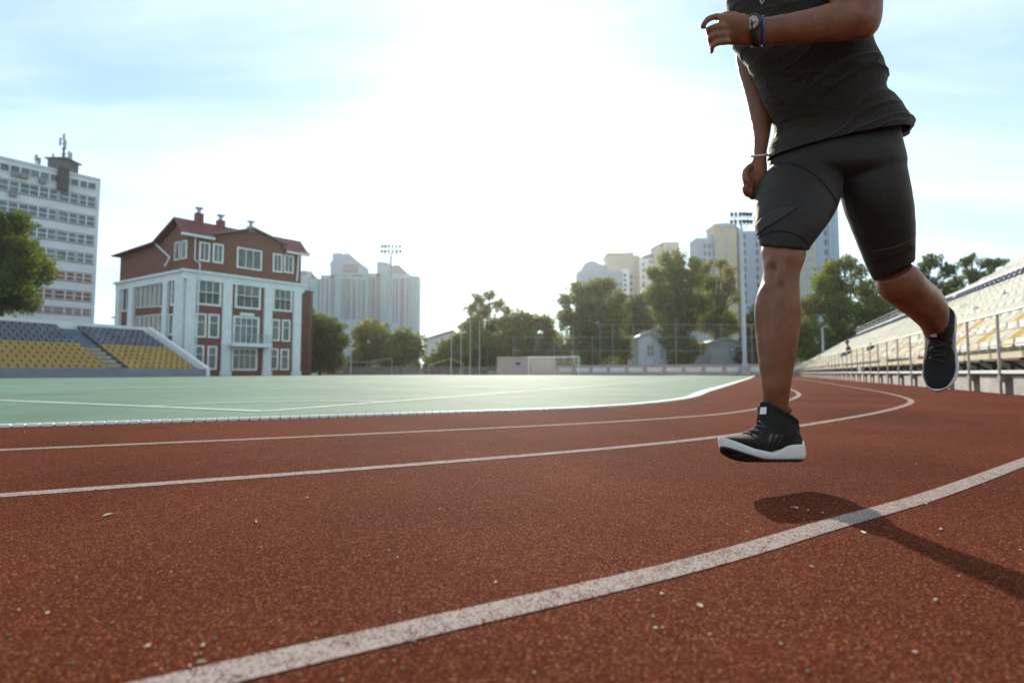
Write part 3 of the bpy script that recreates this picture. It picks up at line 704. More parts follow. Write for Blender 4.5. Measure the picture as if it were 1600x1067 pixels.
# far apartment towers
M_TEAL = mat('pale_teal_render', (0.15, 0.33, 0.36), 0.75, 0.3, vary=0.06, scale=0.15)
M_PALE = mat('pale_lilac_render', (0.26, 0.34, 0.44), 0.75, 0.3, vary=0.06, scale=0.15)
M_BAND = mat('dark_loggia', (0.06, 0.08, 0.11), 0.7, 0.3, vary=0.3, scale=0.2)  # dark blue-grey of window columns and recessed bays
M_SLATE = mat('slate_grey_roof', (0.14, 0.16, 0.20), 0.6, 0.3)
M_BEIGE = mat('beige_render', (0.42, 0.37, 0.28), 0.8, 0.3, vary=0.06, scale=0.2)
M_YEL = mat('yellow_render', (0.40, 0.355, 0.24), 0.8, 0.3, vary=0.06, scale=0.2)
M_BLUE = mat('blue_grey_render_far', (0.24, 0.33, 0.45), 0.8, 0.3, vary=0.06, scale=0.2)
def far_box(b, x0, x1, ytop, Y, dep, ybot=None):
    b.aab(X(x0, Y), X(x1, Y), Y, Y + dep, 0 if ybot is None else Zh(ybot, Y), Zh(ytop, Y))
def column_of_windows(root, x0, x1, ytop, ybot, Y, n, m, name='window', gap=0.42):
    zt, zb = Zh(ytop, Y), Zh(ybot, Y); st_ = (zt - zb) / n
    for i in range(n):
        b = MB(); z1 = zt - st_ * i; b.aab(X(x0, Y), X(x1, Y), Y - 0.25, Y + 0.1, z1 - st_ * (1 - gap), z1); b.build(name, m, root)
def tower(loc, label, wall, bays, blocks, roofs, cols, Y, dep=9):
    """bays: (x0,x1,ytop,material,forward); blocks: upper boxes; roofs: gable outlines; cols: window columns"""
    t = empty('apartment_tower', (X(loc, Y), Y, 0), label, 'building')
    for x0, x1, yt, m, fw in bays:
        b = MB(); far_box(b, x0, x1, yt, Y - fw, dep + fw); b.build('wall', m, t)
    for x0, x1, y0, y1, m, fw, d2 in blocks:
        b = MB(); far_box(b, x0, x1, y0, Y - fw, d2, y1); b.build('penthouse', m, t)
    for pts, m, fw, d2 in roofs:
        b = MB(); b.prism([(X(x, Y), Zh(y, Y)) for x, y in pts], Y - fw, Y - fw + d2, Vector((1, 0, 0)), UZ, Vector((0, 1, 0)), Vector((0, 0, 0))); fixnormals(b.build('roof', m, t))
    for x0, x1, y0, y1, n, m, fw in cols: column_of_windows(t, x0, x1, y0, y1, Y - fw, n, m)
    return t
t = tower(535, 'pale teal apartment tower with stepped gable top and roof spike', None,
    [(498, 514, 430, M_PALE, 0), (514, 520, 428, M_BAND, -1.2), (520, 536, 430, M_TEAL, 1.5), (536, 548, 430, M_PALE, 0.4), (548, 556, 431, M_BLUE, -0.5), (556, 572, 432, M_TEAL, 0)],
    [(513, 563, 414, 429.5, M_PALE, 0.8, 14), (516, 530, 395.5, 414, M_PALE, 0.2, 10), (533, 556, 413, 419, M_SLATE, 1.4, 3), (533, 556, 421.5, 426, M_SLATE, 1.4, 3)],
    [([(511, 414), (520, 402), (537, 397), (563, 413)], M_PALE, 0.5, 12), ([(529, 401), (540, 395), (564, 413.5), (560, 414)], M_SLATE, -1, 11)],
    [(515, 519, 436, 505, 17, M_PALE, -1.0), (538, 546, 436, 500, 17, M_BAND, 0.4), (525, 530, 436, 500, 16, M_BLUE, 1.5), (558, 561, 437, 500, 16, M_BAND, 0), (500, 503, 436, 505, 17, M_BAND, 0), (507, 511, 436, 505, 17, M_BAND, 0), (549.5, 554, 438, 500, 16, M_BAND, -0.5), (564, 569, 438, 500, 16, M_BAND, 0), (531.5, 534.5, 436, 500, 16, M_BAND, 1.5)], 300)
b = MB(); b.tube([Vector((X(536, 304), 304, Zh(400, 304))), Vector((X(536, 304), 304, Zh(382, 304)))], 0.45, 6); b.build('roof_spike', M_STEEL, t)
tower(612, 'pale lilac apartment tower with pitched slate cap, right of the teal tower', None,
    [(571.5, 586, 427, M_PALE, 0), (586, 592, 426, M_BAND, -1.2), (592, 604, 427, M_TEAL, 1.2), (604, 622, 427, M_PALE, 0.4), (622, 632, 428, M_BLUE, 0), (632, 638, 428, M_PALE, 0.9), (638, 652, 431, M_TEAL, -0.5)],
    [(586.5, 604, 411, 427, M_PALE, 0.1, 9)],
    [([(598, 427), (612, 414), (621, 414), (636, 428)], M_SLATE, -0.6, 11), ([(585, 412), (590, 409), (601, 410), (606, 412)], M_PALE, 0.4, 9)],
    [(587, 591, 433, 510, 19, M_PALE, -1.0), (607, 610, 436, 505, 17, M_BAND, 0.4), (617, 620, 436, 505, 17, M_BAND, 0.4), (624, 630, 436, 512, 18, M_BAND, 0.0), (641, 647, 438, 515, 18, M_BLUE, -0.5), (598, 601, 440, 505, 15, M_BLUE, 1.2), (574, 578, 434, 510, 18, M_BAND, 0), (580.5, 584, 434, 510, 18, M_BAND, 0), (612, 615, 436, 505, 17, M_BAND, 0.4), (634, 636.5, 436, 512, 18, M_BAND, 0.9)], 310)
tower(480, 'pale tower top half hidden behind the brick clubhouse', None,
    [(462, 478, 434, M_PALE, 0), (478, 498, 435, M_TEAL, 0.8)], [(464, 483, 424, 434, M_PALE, 0.2, 10)],
    [([(462, 424.5), (470, 422), (482, 424), (491, 433), (462, 433)], M_SLATE, -1, 10)], [(483, 486, 440, 500, 15, M_BLUE, 0.8), (494, 497, 440, 500, 15, M_BAND, 0.8), (466, 475, 426, 431, 1, M_BAND, 0.2)], 320)
t = tower(940, 'hazy white apartment block with a round arched top', None,
    [(904.5, 975, 424, M_PALE, 0), (975, 985, 420, M_WALL, 0.8)], [(911, 951, 419, 424, M_PALE, 0.3, 10)],
    [([(910, 419.5), (915, 412), (924, 407.5), (932, 408.5), (938, 413), (948, 414), (952, 419.5)], M_PALE, 0.2, 12)],
    [(976.5, 980, 428, 466, 5, M_BAND, 0.8), (908, 918, 429, 460, 5, M_BLUE, 0), (952, 962, 428, 452, 4, M_BLUE, 0)], 250)
tower(978, 'tall flat topped beige block between the white ones', None, [(951, 992, 395.5, M_BEIGE, 0), (992, 1002, 399, M_BEIGE, -1.5)], [], [([(950.5, 397.8), (992.5, 394.3), (992.5, 395.4), (950.5, 398.8)], M_BAND, 0.2, 15)],
    [(993, 997, 408, 470, 8, M_BLUE, -1.5), (986, 990, 430, 470, 4, M_BAND, 0)], 265)
tower(1015, 'low white block with grey pitched roof beside the beige blocks', None, [(1003, 1034, 404, M_WALL, 0)], [], [([(1002, 404), (1012, 398.5), (1022, 396), (1035, 404)], M_SLATE, 0.3, 14)],
    [(1016, 1024, 406, 416, 1, M_BLUE, 0), (1005, 1010, 410, 450, 4, M_BLUE, 0)], 280)
tower(1046, 'beige rooftop block rising above the big oak crown', None, [(1040, 1064.8, 378, M_BEIGE, 0), (1025.5, 1040, 385, M_BEIGE, -2)], [], [([(1025.5, 385), (1040, 378.2), (1040, 379), (1025.5, 386)], M_BAND, -1.8, 10)], [(1046, 1050, 386, 430, 5, M_BLUE, 0)], 275)
tower(1130, 'yellow and grey apartment tower left of the floodlight mast', None,
    [(1092, 1116, 372, M_PALE, 0), (1116, 1122, 366, M_BLUE, -1), (1121, 1156, 351, M_YEL, 0.5), (1156, 1160, 356, M_BAND, -0.6), (1160, 1198, 361, M_BLUE, 0)], [], [([(1120.5, 351), (1141, 349), (1157, 355), (1157, 357), (1120.5, 352)], M_PALE, 0.8, 12)],
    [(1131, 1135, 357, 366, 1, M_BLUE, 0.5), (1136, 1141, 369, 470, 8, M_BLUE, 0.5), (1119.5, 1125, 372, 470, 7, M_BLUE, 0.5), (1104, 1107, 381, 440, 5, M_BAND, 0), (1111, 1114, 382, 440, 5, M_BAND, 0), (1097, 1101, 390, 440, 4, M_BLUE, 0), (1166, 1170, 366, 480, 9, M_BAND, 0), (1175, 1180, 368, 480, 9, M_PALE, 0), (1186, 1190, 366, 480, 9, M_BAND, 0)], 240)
tower(1286, 'tall blue and yellow apartment tower seen between the runner legs', None,
    [(1240, 1281, 345, M_YEL, 0.4), (1281, 1303, 322, M_BLUE, 0), (1303, 1318.5, 318, M_PALE, 0.7)], [], [],
    [(1264, 1270, 360, 470, 8, M_BLUE, 0.4), (1272, 1278, 355, 470, 8, M_BLUE, 0.4), (1252, 1258, 365, 470, 8, M_BLUE, 0.4), (1295, 1299, 330, 450, 8, M_BAND, 0), (1284, 1288, 334, 450, 8, M_PALE, 0), (1308, 1313, 326, 440, 9, M_BLUE, 0.7)], 230)

# ------------------------------------------------------------------ small houses beyond the pitch
def gable_house(x0, x1, yeave, ypeak, xpeak, Y, dep, label, wall, roof, wins, ybase=584):
    t = empty('house', (X((x0 + x1) / 2, Y), Y, 0), label, 'house')
    b = MB(); far_box(b, x0, x1, yeave, Y, dep); b.build('wall', wall, t)
    b = MB(); b.prism([(X(x0 - 2, Y), Zh(yeave, Y)), (X(xpeak, Y), Zh(ypeak, Y)), (X(x1 + 2, Y), Zh(yeave, Y)), (X(x1 + 2, Y), Zh(yeave, Y) + 0.15), (X(xpeak, Y), Zh(ypeak, Y) + 0.25), (X(x0 - 2, Y), Zh(yeave, Y) + 0.15)], Y - 0.5, Y + dep + 0.5, Vector((1, 0, 0)), UZ, Vector((0, 1, 0)), Vector((0, 0, 0))); fixnormals(b.build('roof', roof, t))
    b = MB(); b.prism([(X(x0, Y), Zh(yeave, Y)), (X(xpeak, Y), Zh(ypeak, Y) - 0.05), (X(x1, Y), Zh(yeave, Y))], Y, Y + dep, Vector((1, 0, 0)), UZ, Vector((0, 1, 0)), Vector((0, 0, 0))); fixnormals(b.build('gable', wall, t))
    for a0, b0, a1, b1 in wins:
        b = MB(); b.aab(X(a0, Y), X(a1, Y), Y - 0.06, Y + 0.02, Zh(b1, Y), Zh(b0, Y)); wo = b.build('window', M_GLASS, t)
        b = MB(); xm = X((a0 + a1) / 2, Y); b.aab(xm - 0.05, xm + 0.05, Y - 0.1, Y - 0.062, Zh(b1, Y), Zh(b0, Y)); zm = Zh((b0 + b1) / 2, Y); b.aab(X(a0, Y), X(a1, Y), Y - 0.099, Y - 0.063, zm - 0.05, zm + 0.05); b.build('frame', M_WHITE, wo)
    return t
gable_house(662, 716, 531, 517, 708, 125, 14, 'white house with a red roof between the left trees', M_WALL, mat('faded_red_roof', (0.30, 0.10, 0.08), 0.6, vary=0.15, scale=1), [(680, 534, 685, 539), (696, 535, 701, 540)])
gable_house(998, 1049, 527, 516, 1022, 93, 9, 'small white hut with dark windows under the big trees', mat('chalk_render', (0.52, 0.56, 0.60), 0.8, vary=0.12, scale=0.8), M_STEEL, [(1012, 540, 1021, 556), (1033, 545, 1037, 560)])
gable_house(1111, 1160, 536, 530, 1135, 95, 9, 'plain grey white hut left of the right floodlight mast', mat('grey_white_render', (0.30, 0.31, 0.32), 0.8, vary=0.12, scale=1), M_STEEL, [(1142, 540, 1147, 552)])
gable_house(548, 574, 543, 532, 562, 105, 8, 'small dark roofed hut under the trees left of the left mast', mat('dull_brown_wall', (0.16, 0.12, 0.10), 0.8), M_SLATE, [(554, 548, 559, 556)])

# far wall with white panels, pink block, boards
M_PINK = mat('pink_render', (0.50, 0.36, 0.33), 0.8, 0.3, vary=0.08, scale=1)
w0, w1 = Vector((7.0, 86.0, 0)), Vector((42.0, 71.0, 0)); FW = Facade(w0, w1)
fw = empty('boundary_wall', w0, 'long low pink wall with white panels beyond the pitch', 'wall')
b = MB(); FW.box(b, 0, FW.len, 0, 1.45, -0.15, 0.15); FW.box(b, 0, FW.len, 1.45, 1.53, -0.2, 0.2); b.build('wall_body', M_PINK, fw)
x_ = 0.6
while x_ < FW.len - 3:
    b = MB(); FW.box(b, x_, x_ + 2.15, 0.45, 1.12, 0.15, 0.19); b.build('panel', M_WHITE, fw); x_ += 2.75
b = MB(); b.aab(X(777, 80), X(867.5, 80), 80, 83, 0, 2.62); pk = b.build('pink_block', M_PINK); tag(pk, 'plain pink concrete block standing behind the goal', 'block')
b = MB(); b.aab(X(805.5, 80), X(813.5, 80), 79.93, 80.02, Zh(570, 80), Zh(566, 80)); b.build('vent', M_DARK, pk)
b = MB(); b.aab(X(776, 80), X(868.5, 80), 79.9, 83.1, 2.62, 2.7); b.build('coping', mat('pale_pink_render', (0.58, 0.47, 0.44), 0.8), pk)
# grey board fence on the left far side
bf = empty('board_fence', (X(580, 92), 92, 0), 'low weathered grey board fence below the left trees', 'fence')
b = MB(); x_ = X(505, 92)
while x_ < X(775, 92):
    b.aab(x_, x_ + 0.19, 92, 92.04, 0, 1.35 + 0.08 * math.sin(x_ * 7)); x_ += 0.215
b.build('board_panel', mat('weathered_board', (0.17, 0.16, 0.165), 0.85, vary=0.3, scale=1.5), bf)
x_ = X(505, 92)
while x_ < X(775, 92):
    b = MB(); b.aab(x_, x_ + 0.14, 92.05, 92.2, 0, 1.55); b.build('post', M_STEEL, bf); x_ += 3.1
# goal
gl = Vector((X(826, 74), 74, 0)); gr = Vector((X(904, 71.6), 71.6, 0)); gd = (gr - gl).normalized(); gb = Vector((gd.y, -gd.x, 0)); gb = gb if gb.y > 0 else -gb
go = empty('goal', gl, 'white football goal in front of the pink block', 'goal')
gh = 2.42
for p in (gl, gr):
    b = MB(); b.tube([p, p + UZ * gh], 0.075, 10); b.build('upright', M_WHITE, go)
    b = MB(); b.tube([p + UZ * gh, p + gb * 0.9 + UZ * gh, p + gb * 1.9 + UZ * 0.04, p + UZ * 0.04], 0.03, 6); b.build('net_support', M_WHITE, go)
b = MB(); b.tube([gl + UZ * gh - gd * 0.075, gr + UZ * gh + gd * 0.075], 0.075, 10); b.build('crossbar', M_WHITE, go)
b = MB()
for i in range(25):
    p = gl.lerp(gr, i / 24); b.tube([p + gb * 0.9 + UZ * gh, p + gb * 1.9 + UZ * 0.05], 0.008, 3, False)
for i in range(9):
    f = i / 8; q = gb * (0.9 + f) + UZ * (gh * (1 - f) + 0.05 * f); b.tube([gl + q, gr + q], 0.008, 3, False)
b.build('net', M_WHITE, go)
# tall ball-stop fence
fb = empty('ball_stop_fence', (X(950, 88), 88, 0), 'tall wire ball stop fence on thin posts before the trees', 'fence')
def on_f(px): Y = 88 - (px - 800) * 0.035; return Vector((X(px, Y), Y, 0))
fx = [(802, 527), (837, 527), (866, 527), (896, 510), (926, 527), (938, 507), (958, 507), (990, 507), (1023, 507), (1057, 507), (1095, 507), (1128, 507), (1176, 507), (1240, 507)]
for px, py in fx:
    p = on_f(px); b = MB(); b.tube([p, p + UZ * Zh(py, p.y)], 0.042, 6); b.build('post', M_STEEL, fb)
for x0, x1, y0 in ((802, 1240, 527), (938, 1240, 507), (802, 1240, 548)):
    a, c = on_f(x0), on_f(x1); b = MB(); b.tube([a + UZ * Zh(y0, a.y), c + UZ * Zh(y0, c.y)], 0.03, 4); b.build('cable', M_STEEL, fb)
b = MB()
for x0, x1, y0 in ((938, 1240, 507), (802, 938, 527)):
    a, c = on_f(x0), on_f(x1); n = int((c - a).length / 0.5); h_ = Zh(y0, (a.y + c.y) / 2)
    for i in range(n): p = a.lerp(c, (i + .5) / n); b.tube([p + UZ * 1.6, p + UZ * h_], 0.006, 3, False)
    for i in range(int(h_ / 0.5)): b.tube([a + UZ * (1.6 + i * 0.5 * (h_ - 1.6) / h_), c + UZ * (1.6 + i * 0.5 * (h_ - 1.6) / h_)], 0.006, 3, False)
b.build('wire_mesh', M_STEEL, fb)
# flag poles left of the block, yellow gable frame, white pipe frame
M_POLE = mat('pale_pole', (0.45, 0.43, 0.36), 0.5, vary=0.1, scale=2)
for px, lab in ((705, 'thin pale pole in the yellow frame, first of four left of the pink block'), (720, 'thin pale pole at the right edge of the yellow frame, second of four'), (734.5, 'thin pale pole between the yellow frame and pink block, third of four'), (749, 'thin pale pole nearest the pink block, last of four')):
    p = Vector((X(px, 82), 82, 0)); b = MB(); b.tube([p, p + UZ * Zh(503 if px > 710 else 520, 82)], [0.08, 0.05], 8); b.box(p + UZ * 0.1, 0.16, 0.16, 0.1)
    b.tube([p + UZ * Zh(503 if px > 710 else 520, 82), p + UZ * (Zh(503 if px > 710 else 520, 82) + 0.1)], 0.08, 8)
    tag(b.build('net_pole', M_POLE, origin=p), lab, 'pole', 'thin poles left of the pink block')
M_YSTEEL = mat('yellow_tube', (0.50, 0.42, 0.10), 0.5, vary=0.15, scale=3)
yf = empty('gable_frame', (X(697, 86), 86, 0), 'yellow tube frame shaped like a low gable before the trees', 'frame')
pts = [(670, 571), (704, 560), (724, 568)]
b = MB(); b.tube([Vector((X(x, 86), 86, Zh(y, 86))) for x, y in pts], 0.07, 8); b.build('ridge_tube', M_YSTEEL, yf)
for x, y in pts: b = MB(); p = Vector((X(x, 86), 86, 0)); b.tube([p, p + UZ * Zh(y, 86)], 0.06, 8); b.build('leg', M_YSTEEL, yf)
wf = empty('shelter_frame', (X(514, 80), 80, 0), 'white sagging pipe shelter frame right of the clubhouse', 'frame')
for x in (478, 490.5, 548):
    p = Vector((X(x, 80), 80, 0)); b = MB(); b.tube([p, p + UZ * Zh(537, 80)], 0.10 if x < 480 else 0.05, 8); b.build('leg', M_WHITE, wf)
b = MB(); b.tube([Vector((X(x, 80), 80 + 0.02 * i, Zh(y, 80))) for i, (x, y) in enumerate(((466, 537), (480, 536), (492, 537.5), (510, 539.5), (530, 541), (554, 545)))], 0.10, 8); b.build('top_pipe', M_WHITE, wf)
b = MB(); b.tube([Vector((X(x, 81.5), 81.5, Zh(y, 81.5))) for x, y in ((480, 541), (500, 543), (552, 548))], 0.07, 8); b.build('rear_pipe', M_WHITE, wf)
b = MB(); b.tube([Vector((X(x, 88), 88, Zh(y, 88))) for x, y in ((533, 564), (570, 566), (612, 560))], 0.05, 6); b.tube([Vector((X(533, 88), 88, 0)), Vector((X(533, 88), 88, Zh(564, 88)))], 0.05, 6); b.tube([Vector((X(612, 88), 88, 0)), Vector((X(612, 88), 88, Zh(560, 88)))], 0.05, 6)
tag(b.build('training_bar', M_POLE), 'low pale tube barrier above the grey board fence', 'barrier')

# floodlight masts
def mast(px, pbase, ytop, ylo, Y, wid, rows, label):
    p = Vector((X(pbase, Y), Y, 0)); top = Zh(ylo, Y); t = empty('floodlight_mast', p, label, 'floodlight', 'floodlight masts')
    hw = wid / 2 * Y / F
    b = MB(); b.tube([p, p + UZ * 1.6, p + UZ * 1.61, p + UZ * top * 0.8, p + UZ * (top + 0.6)], [0.42, 0.42, 0.30, 0.24, 0.14], 12); b.build('pole', mat('pale_mast_paint', (0.44, 0.47, 0.49), 0.5, vary=0.1, scale=0.5), t)
    b = MB(); b.box(p + UZ * 0.6, 0.55, 0.55, 0.6); b.build('plinth', M_CONC, t)
    b = MB()
    for i, (zy, k) in enumerate(rows):
        z = Zh(zy, Y); n = 14
        b.tube([p + Vector((-hw * k, 0, z)), p + Vector((hw * k, 0, z))], 0.035, 6)
    for s_ in (-1, 1): b.tube([p + UZ * (top - 0.5), p + Vector((s_ * hw * 0.75, 0, Zh(rows[0][0], Y)))], 0.05, 6); b.tube([p + Vector((s_ * hw * 0.7, 0, Zh(rows[0][0], Y))), p + Vector((s_ * hw * 0.7, 0, Zh(rows[-1][0], Y)))], 0.05, 6)
    b.build('head_frame', M_DARK, t)
    for zy, k in rows:
        for i in range(6):
            f = -1 + 2 * i / 5; c = p + Vector((f * hw * k, -0.35 + 0.25 * abs(f), Zh(zy, Y) + 0.36)); 
            q = Matrix.Rotation(f * 0.7, 3, 'Z') @ Matrix.Rotation(R(25), 3, 'X')
            b = MB(); b.box(c, 0.17, 0.15, 0.24, q @ Vector((1, 0, 0)), q @ Vector((0, 1, 0)), q @ UZ); b.box(c - UZ * 0.3, 0.05, 0.05, 0.14); b.box(c + q @ Vector((0, 0.24, 0)), 0.14, 0.10, 0.13, q @ Vector((1, 0, 0)), q @ Vector((0, 1, 0)), q @ UZ); b.build('lamp', M_DARK, t)
    return t
mast(611, 608.5, 385, 400, 100, 30, ((396, 1.0), (388, 0.95)), 'tall floodlight mast in front of the pale towers')
mast(1160, 1164, 333, 356, 74, 30, ((351, 1.05), (339.5, 1.0)), 'tall floodlight mast just left of the runner')
p = UV(80, 6.5); p = Vector((X(1287, 62), 62, 0)); b = MB(); b.tube([p, p + UZ * Zh(512, 62)], [0.16, 0.11], 8); b.box(p + UZ * 0.15, 0.25, 0.25, 0.15); b.tube([p + UZ * Zh(512, 62), p + UZ * (Zh(512, 62)) + Vector((0.5, -0.3, 0.15))], 0.06, 6)
tag(b.build('lamp_post', M_STEEL), 'plain grey post standing at the far end of the grandstand', 'post')

# ------------------------------------------------------------------ trees
def leaf_mat(name, c, tr):
    m = bpy.data.materials.new(name); m.use_nodes = True; t = m.node_tree; t.nodes.clear()
    o = t.nodes.new('ShaderNodeOutputMaterial'); d = t.nodes.new('ShaderNodeBsdfDiffuse'); s_ = t.nodes.new('ShaderNodeBsdfTranslucent'); mx = t.nodes.new('ShaderNodeMixShader')
    gm = t.nodes.new('ShaderNodeNewGeometry'); r = t.nodes.new('ShaderNodeMapRange'); r.inputs[3].default_value = 0.6; r.inputs[4].default_value = 1.45
    t.links.new(gm.outputs['Random Per Island'], r.inputs[0])
    tcn = t.nodes.new('ShaderNodeTexCoord'); nz = t.nodes.new('ShaderNodeTexNoise'); nz.inputs['Scale'].default_value = 0.45; nz.inputs['Detail'].default_value = 3
    t.links.new(tcn.outputs['Object'], nz.inputs['Vector']); r2_ = t.nodes.new('ShaderNodeMapRange'); r2_.inputs[1].default_value = 0.35; r2_.inputs[2].default_value = 0.65; r2_.inputs[3].default_value = 0.7; r2_.inputs[4].default_value = 1.3
    t.links.new(nz.outputs[0], r2_.inputs[0]); ml = t.nodes.new('ShaderNodeMath'); ml.operation = 'MULTIPLY'; t.links.new(r.outputs[0], ml.inputs[0]); t.links.new(r2_.outputs[0], ml.inputs[1])
    for nd, cc_ in ((d, c), (s_, tr)):
        v = t.nodes.new('ShaderNodeVectorMath'); v.operation = 'SCALE'; v.inputs[0].default_value = cc_; t.links.new(ml.outputs[0], v.inputs['Scale']); t.links.new(v.outputs[0], nd.inputs['Color'])
    mx.inputs[0].default_value = 0.45; t.links.new(d.outputs[0], mx.inputs[1]); t.links.new(s_.outputs[0], mx.inputs[2]); t.links.new(mx.outputs[0], o.inputs[0])
    return m
L_MID = leaf_mat('foliage_mid', (0.086, 0.122, 0.024), (0.28, 0.32, 0.04))
L_DARK = leaf_mat('foliage_dark', (0.056, 0.088, 0.020), (0.17, 0.22, 0.03))
L_OLIVE = leaf_mat('foliage_olive', (0.105, 0.122, 0.026), (0.34, 0.34, 0.045))
M_BARK = mat('bark', (0.075, 0.058, 0.042), 0.9, 0.2, vary=0.3, scale=3, bump=0.5, bscale=12)
def leaves_mesh(name, pos, size, m, r):
    n = len(pos); nv = r.normal(size=(n, 3)); nv /= np.linalg.norm(nv, axis=1)[:, None]
    t = r.normal(size=(n, 3)); t -= nv * (t * nv).sum(1)[:, None]; t /= np.linalg.norm(t, axis=1)[:, None]; bt = np.cross(nv, t)
    s_ = (size * (0.55 + 0.9 * r.random(n)))[:, None]
    vs = np.stack([pos - t * s_, pos + bt * s_ * 0.55 + nv * s_ * 0.15, pos + t * s_, pos - bt * s_ * 0.55 + nv * s_ * 0.15], 1).reshape(-1, 3)
    me = bpy.data.meshes.new(name); me.vertices.add(4 * n); me.vertices.foreach_set('co', vs.ravel().astype(np.float32))
    me.loops.add(4 * n); me.loops.foreach_set('vertex_index', np.arange(4 * n, dtype=np.int32)); me.polygons.add(n)
    me.polygons.foreach_set('loop_start', np.arange(0, 4 * n, 4, dtype=np.int32)); me.update(); me.validate(); me.materials.append(m)
    return me
def tree(name, blobs, Y, base_px, label, m, seed, leaf=0.20, dens=1.0, yspread=0.5, airy=0.0):
    """blobs: crown clumps as (px, py, radius px) measured off the photo and set at the tree's own depth"""
    r = np.random.default_rng(seed); root = empty(name, (X(base_px, Y), Y, 0), label, 'tree'); base = Vector(root.location)
    k = Y / F; pts = []; cents = []
    for (px, py, rp) in blobs:
        c = P(px, py, Y); R_ = rp * k; c.y += (r.random() - 0.5) * 2 * yspread * R_ * 1.6; cents.append((c, R_))
        fr = 1.0 / (1.1 + 0.25 * R_); off = Vector((seed * 3.7, seed * 1.3, 0))
        n = int(dens * 300 * R_ ** 3 * (0.2 / leaf) ** 2); q = r.normal(size=(n, 3)); q /= np.linalg.norm(q, axis=1)[:, None]
        q *= (1.22 * r.random(n) ** 0.42)[:, None] * R_; q[:, 2] *= 0.9
        rad = np.linalg.norm(q, axis=1) / R_
        for v_, rr in zip(q, rad):                      # clumps and gaps come from one 3-d noise field
            w_ = c + Vector(v_); f = noise.noise(w_ * fr + off) + 0.55 * noise.noise(w_ * (fr * 2.7) + off)
            if f > -0.66 + 0.95 * rr ** 3 - 0.25 * (1 - rr) + airy * 0.9: pts.append((w_.x, w_.y, w_.z))
        for j in range(5):                              # sprigs break the outline
            d = Vector(r.normal(size=3)).normalized(); d.z = abs(d.z) * 0.8; m_ = max(6, int(16 * R_ * dens))
            for t_ in r.random(m_): w_ = c + d * (R_ * (0.7 + 0.62 * t_)) + Vector(r.normal(size=3)) * (0.16 * R_ * (1.15 - t_)); pts.append((w_.x, w_.y, w_.z))
    pos = np.array(pts) - np.array(base); pos = pos[pos[:, 2] > 0.3]
    me = leaves_mesh('crown', pos, leaf, m, r); o = bpy.data.objects.new('crown', me); COL.objects.link(o); o.parent = root
    b = MB(); ztop = max(c.z for c, _ in cents); zlow = min(c.z - R_ for c, R_ in cents)
    fork = Vector((base.x + r.normal() * 0.3, Y, max(1.6, zlow + 0.35 * (ztop - zlow) * 0.7)))
    tr = 0.022 * ztop + 0.07
    b.tube([base - UZ * 0.1, base + UZ * 0.4, base.lerp(fork, 0.6), fork], [tr * 1.4, tr, tr * 0.85, tr * 0.7], 9)
    for c, R_ in cents:
        mid = fork.lerp(c, 0.5) + Vector((r.normal() * 0.3, r.normal() * 0.3, 0.3)); b.tube([fork - UZ * 0.2, mid, c, c + (c - mid).normalized() * R_ * 0.6], [tr * 0.45, tr * 0.28, tr * 0.16, 0.02], 6)
        for _ in range(4):
            d = Vector(r.normal(size=3)).normalized(); b.tube([mid.lerp(c, 0.6), c + d * R_ * 0.8], [tr * 0.12, 0.02], 4)
    b.build('trunk', M_BARK, root, smooth=True)
    return root
tree('broadleaf_tree', [(-30, 380, 40), (8, 362, 38), (30, 350, 22), (42, 388, 26), (10, 410, 46), (48, 415, 22), (30, 440, 34), (-20, 450, 50), (22, 468, 24)], 62, -5, 'round dark tree in front of the white tower block', L_DARK, 11, 0.15, 1.0)
tree('broadleaf_tree', [(478, 495, 20), (497, 512, 24), (520, 515, 22), (485, 530, 26), (512, 540, 26), (530, 535, 15), (495, 560, 26), (520, 565, 22)], 78, 500, 'dense dark tree beside the right end of the brick clubhouse', L_DARK, 12, 0.17, 1.1)
tree('broadleaf_tree', [(562, 520, 18), (580, 516, 18), (596, 526, 20), (572, 545, 22), (590, 552, 22), (556, 560, 14)], 100, 575, 'greyish green tree just left of the left floodlight mast', L_OLIVE, 13, 0.19, 1.0)
tree('broadleaf_tree', [(612, 532, 20), (630, 524, 16), (645, 535, 18), (655, 548, 13), (622, 552, 24), (642, 556, 20), (606, 566, 18)], 97, 628, 'bright green tree just right of the left floodlight mast', L_MID, 14, 0.19, 1.0)
tree('sparse_tree', [(748, 468, 13), (766, 463, 10), (738, 484, 12), (758, 488, 14), (780, 476, 12), (745, 505, 17), (770, 508, 17), (792, 488, 10), (728, 512, 12), (755, 528, 20), (775, 535, 20), (738, 540, 18), (760, 558, 20)], 104, 757, 'tall airy tree with sky showing through its thin top', L_OLIVE, 15, 0.17, 1.3, airy=0.18)
tree('bushy_tree', [(700, 548, 20), (722, 536, 18), (742, 528, 20), (760, 540, 22), (718, 562, 22), (748, 562, 22), (684, 566, 14), (700, 562, 16), (735, 545, 20), (762, 560, 18)], 96, 726, 'low bushy tree behind the yellow tube frame', L_MID, 16, 0.19, 1.4)
tree('bushy_tree', [(790, 508, 17), (810, 500, 18), (832, 506, 18), (852, 508, 16), (798, 532, 22), (826, 534, 24), (852, 538, 20), (805, 562, 22), (840, 565, 22), (868, 560, 16), (782, 548, 18), (862, 524, 14), (815, 520, 18)], 98, 822, 'rounded olive tree behind the pink block', L_OLIVE, 17, 0.19, 1.3, airy=0.0)
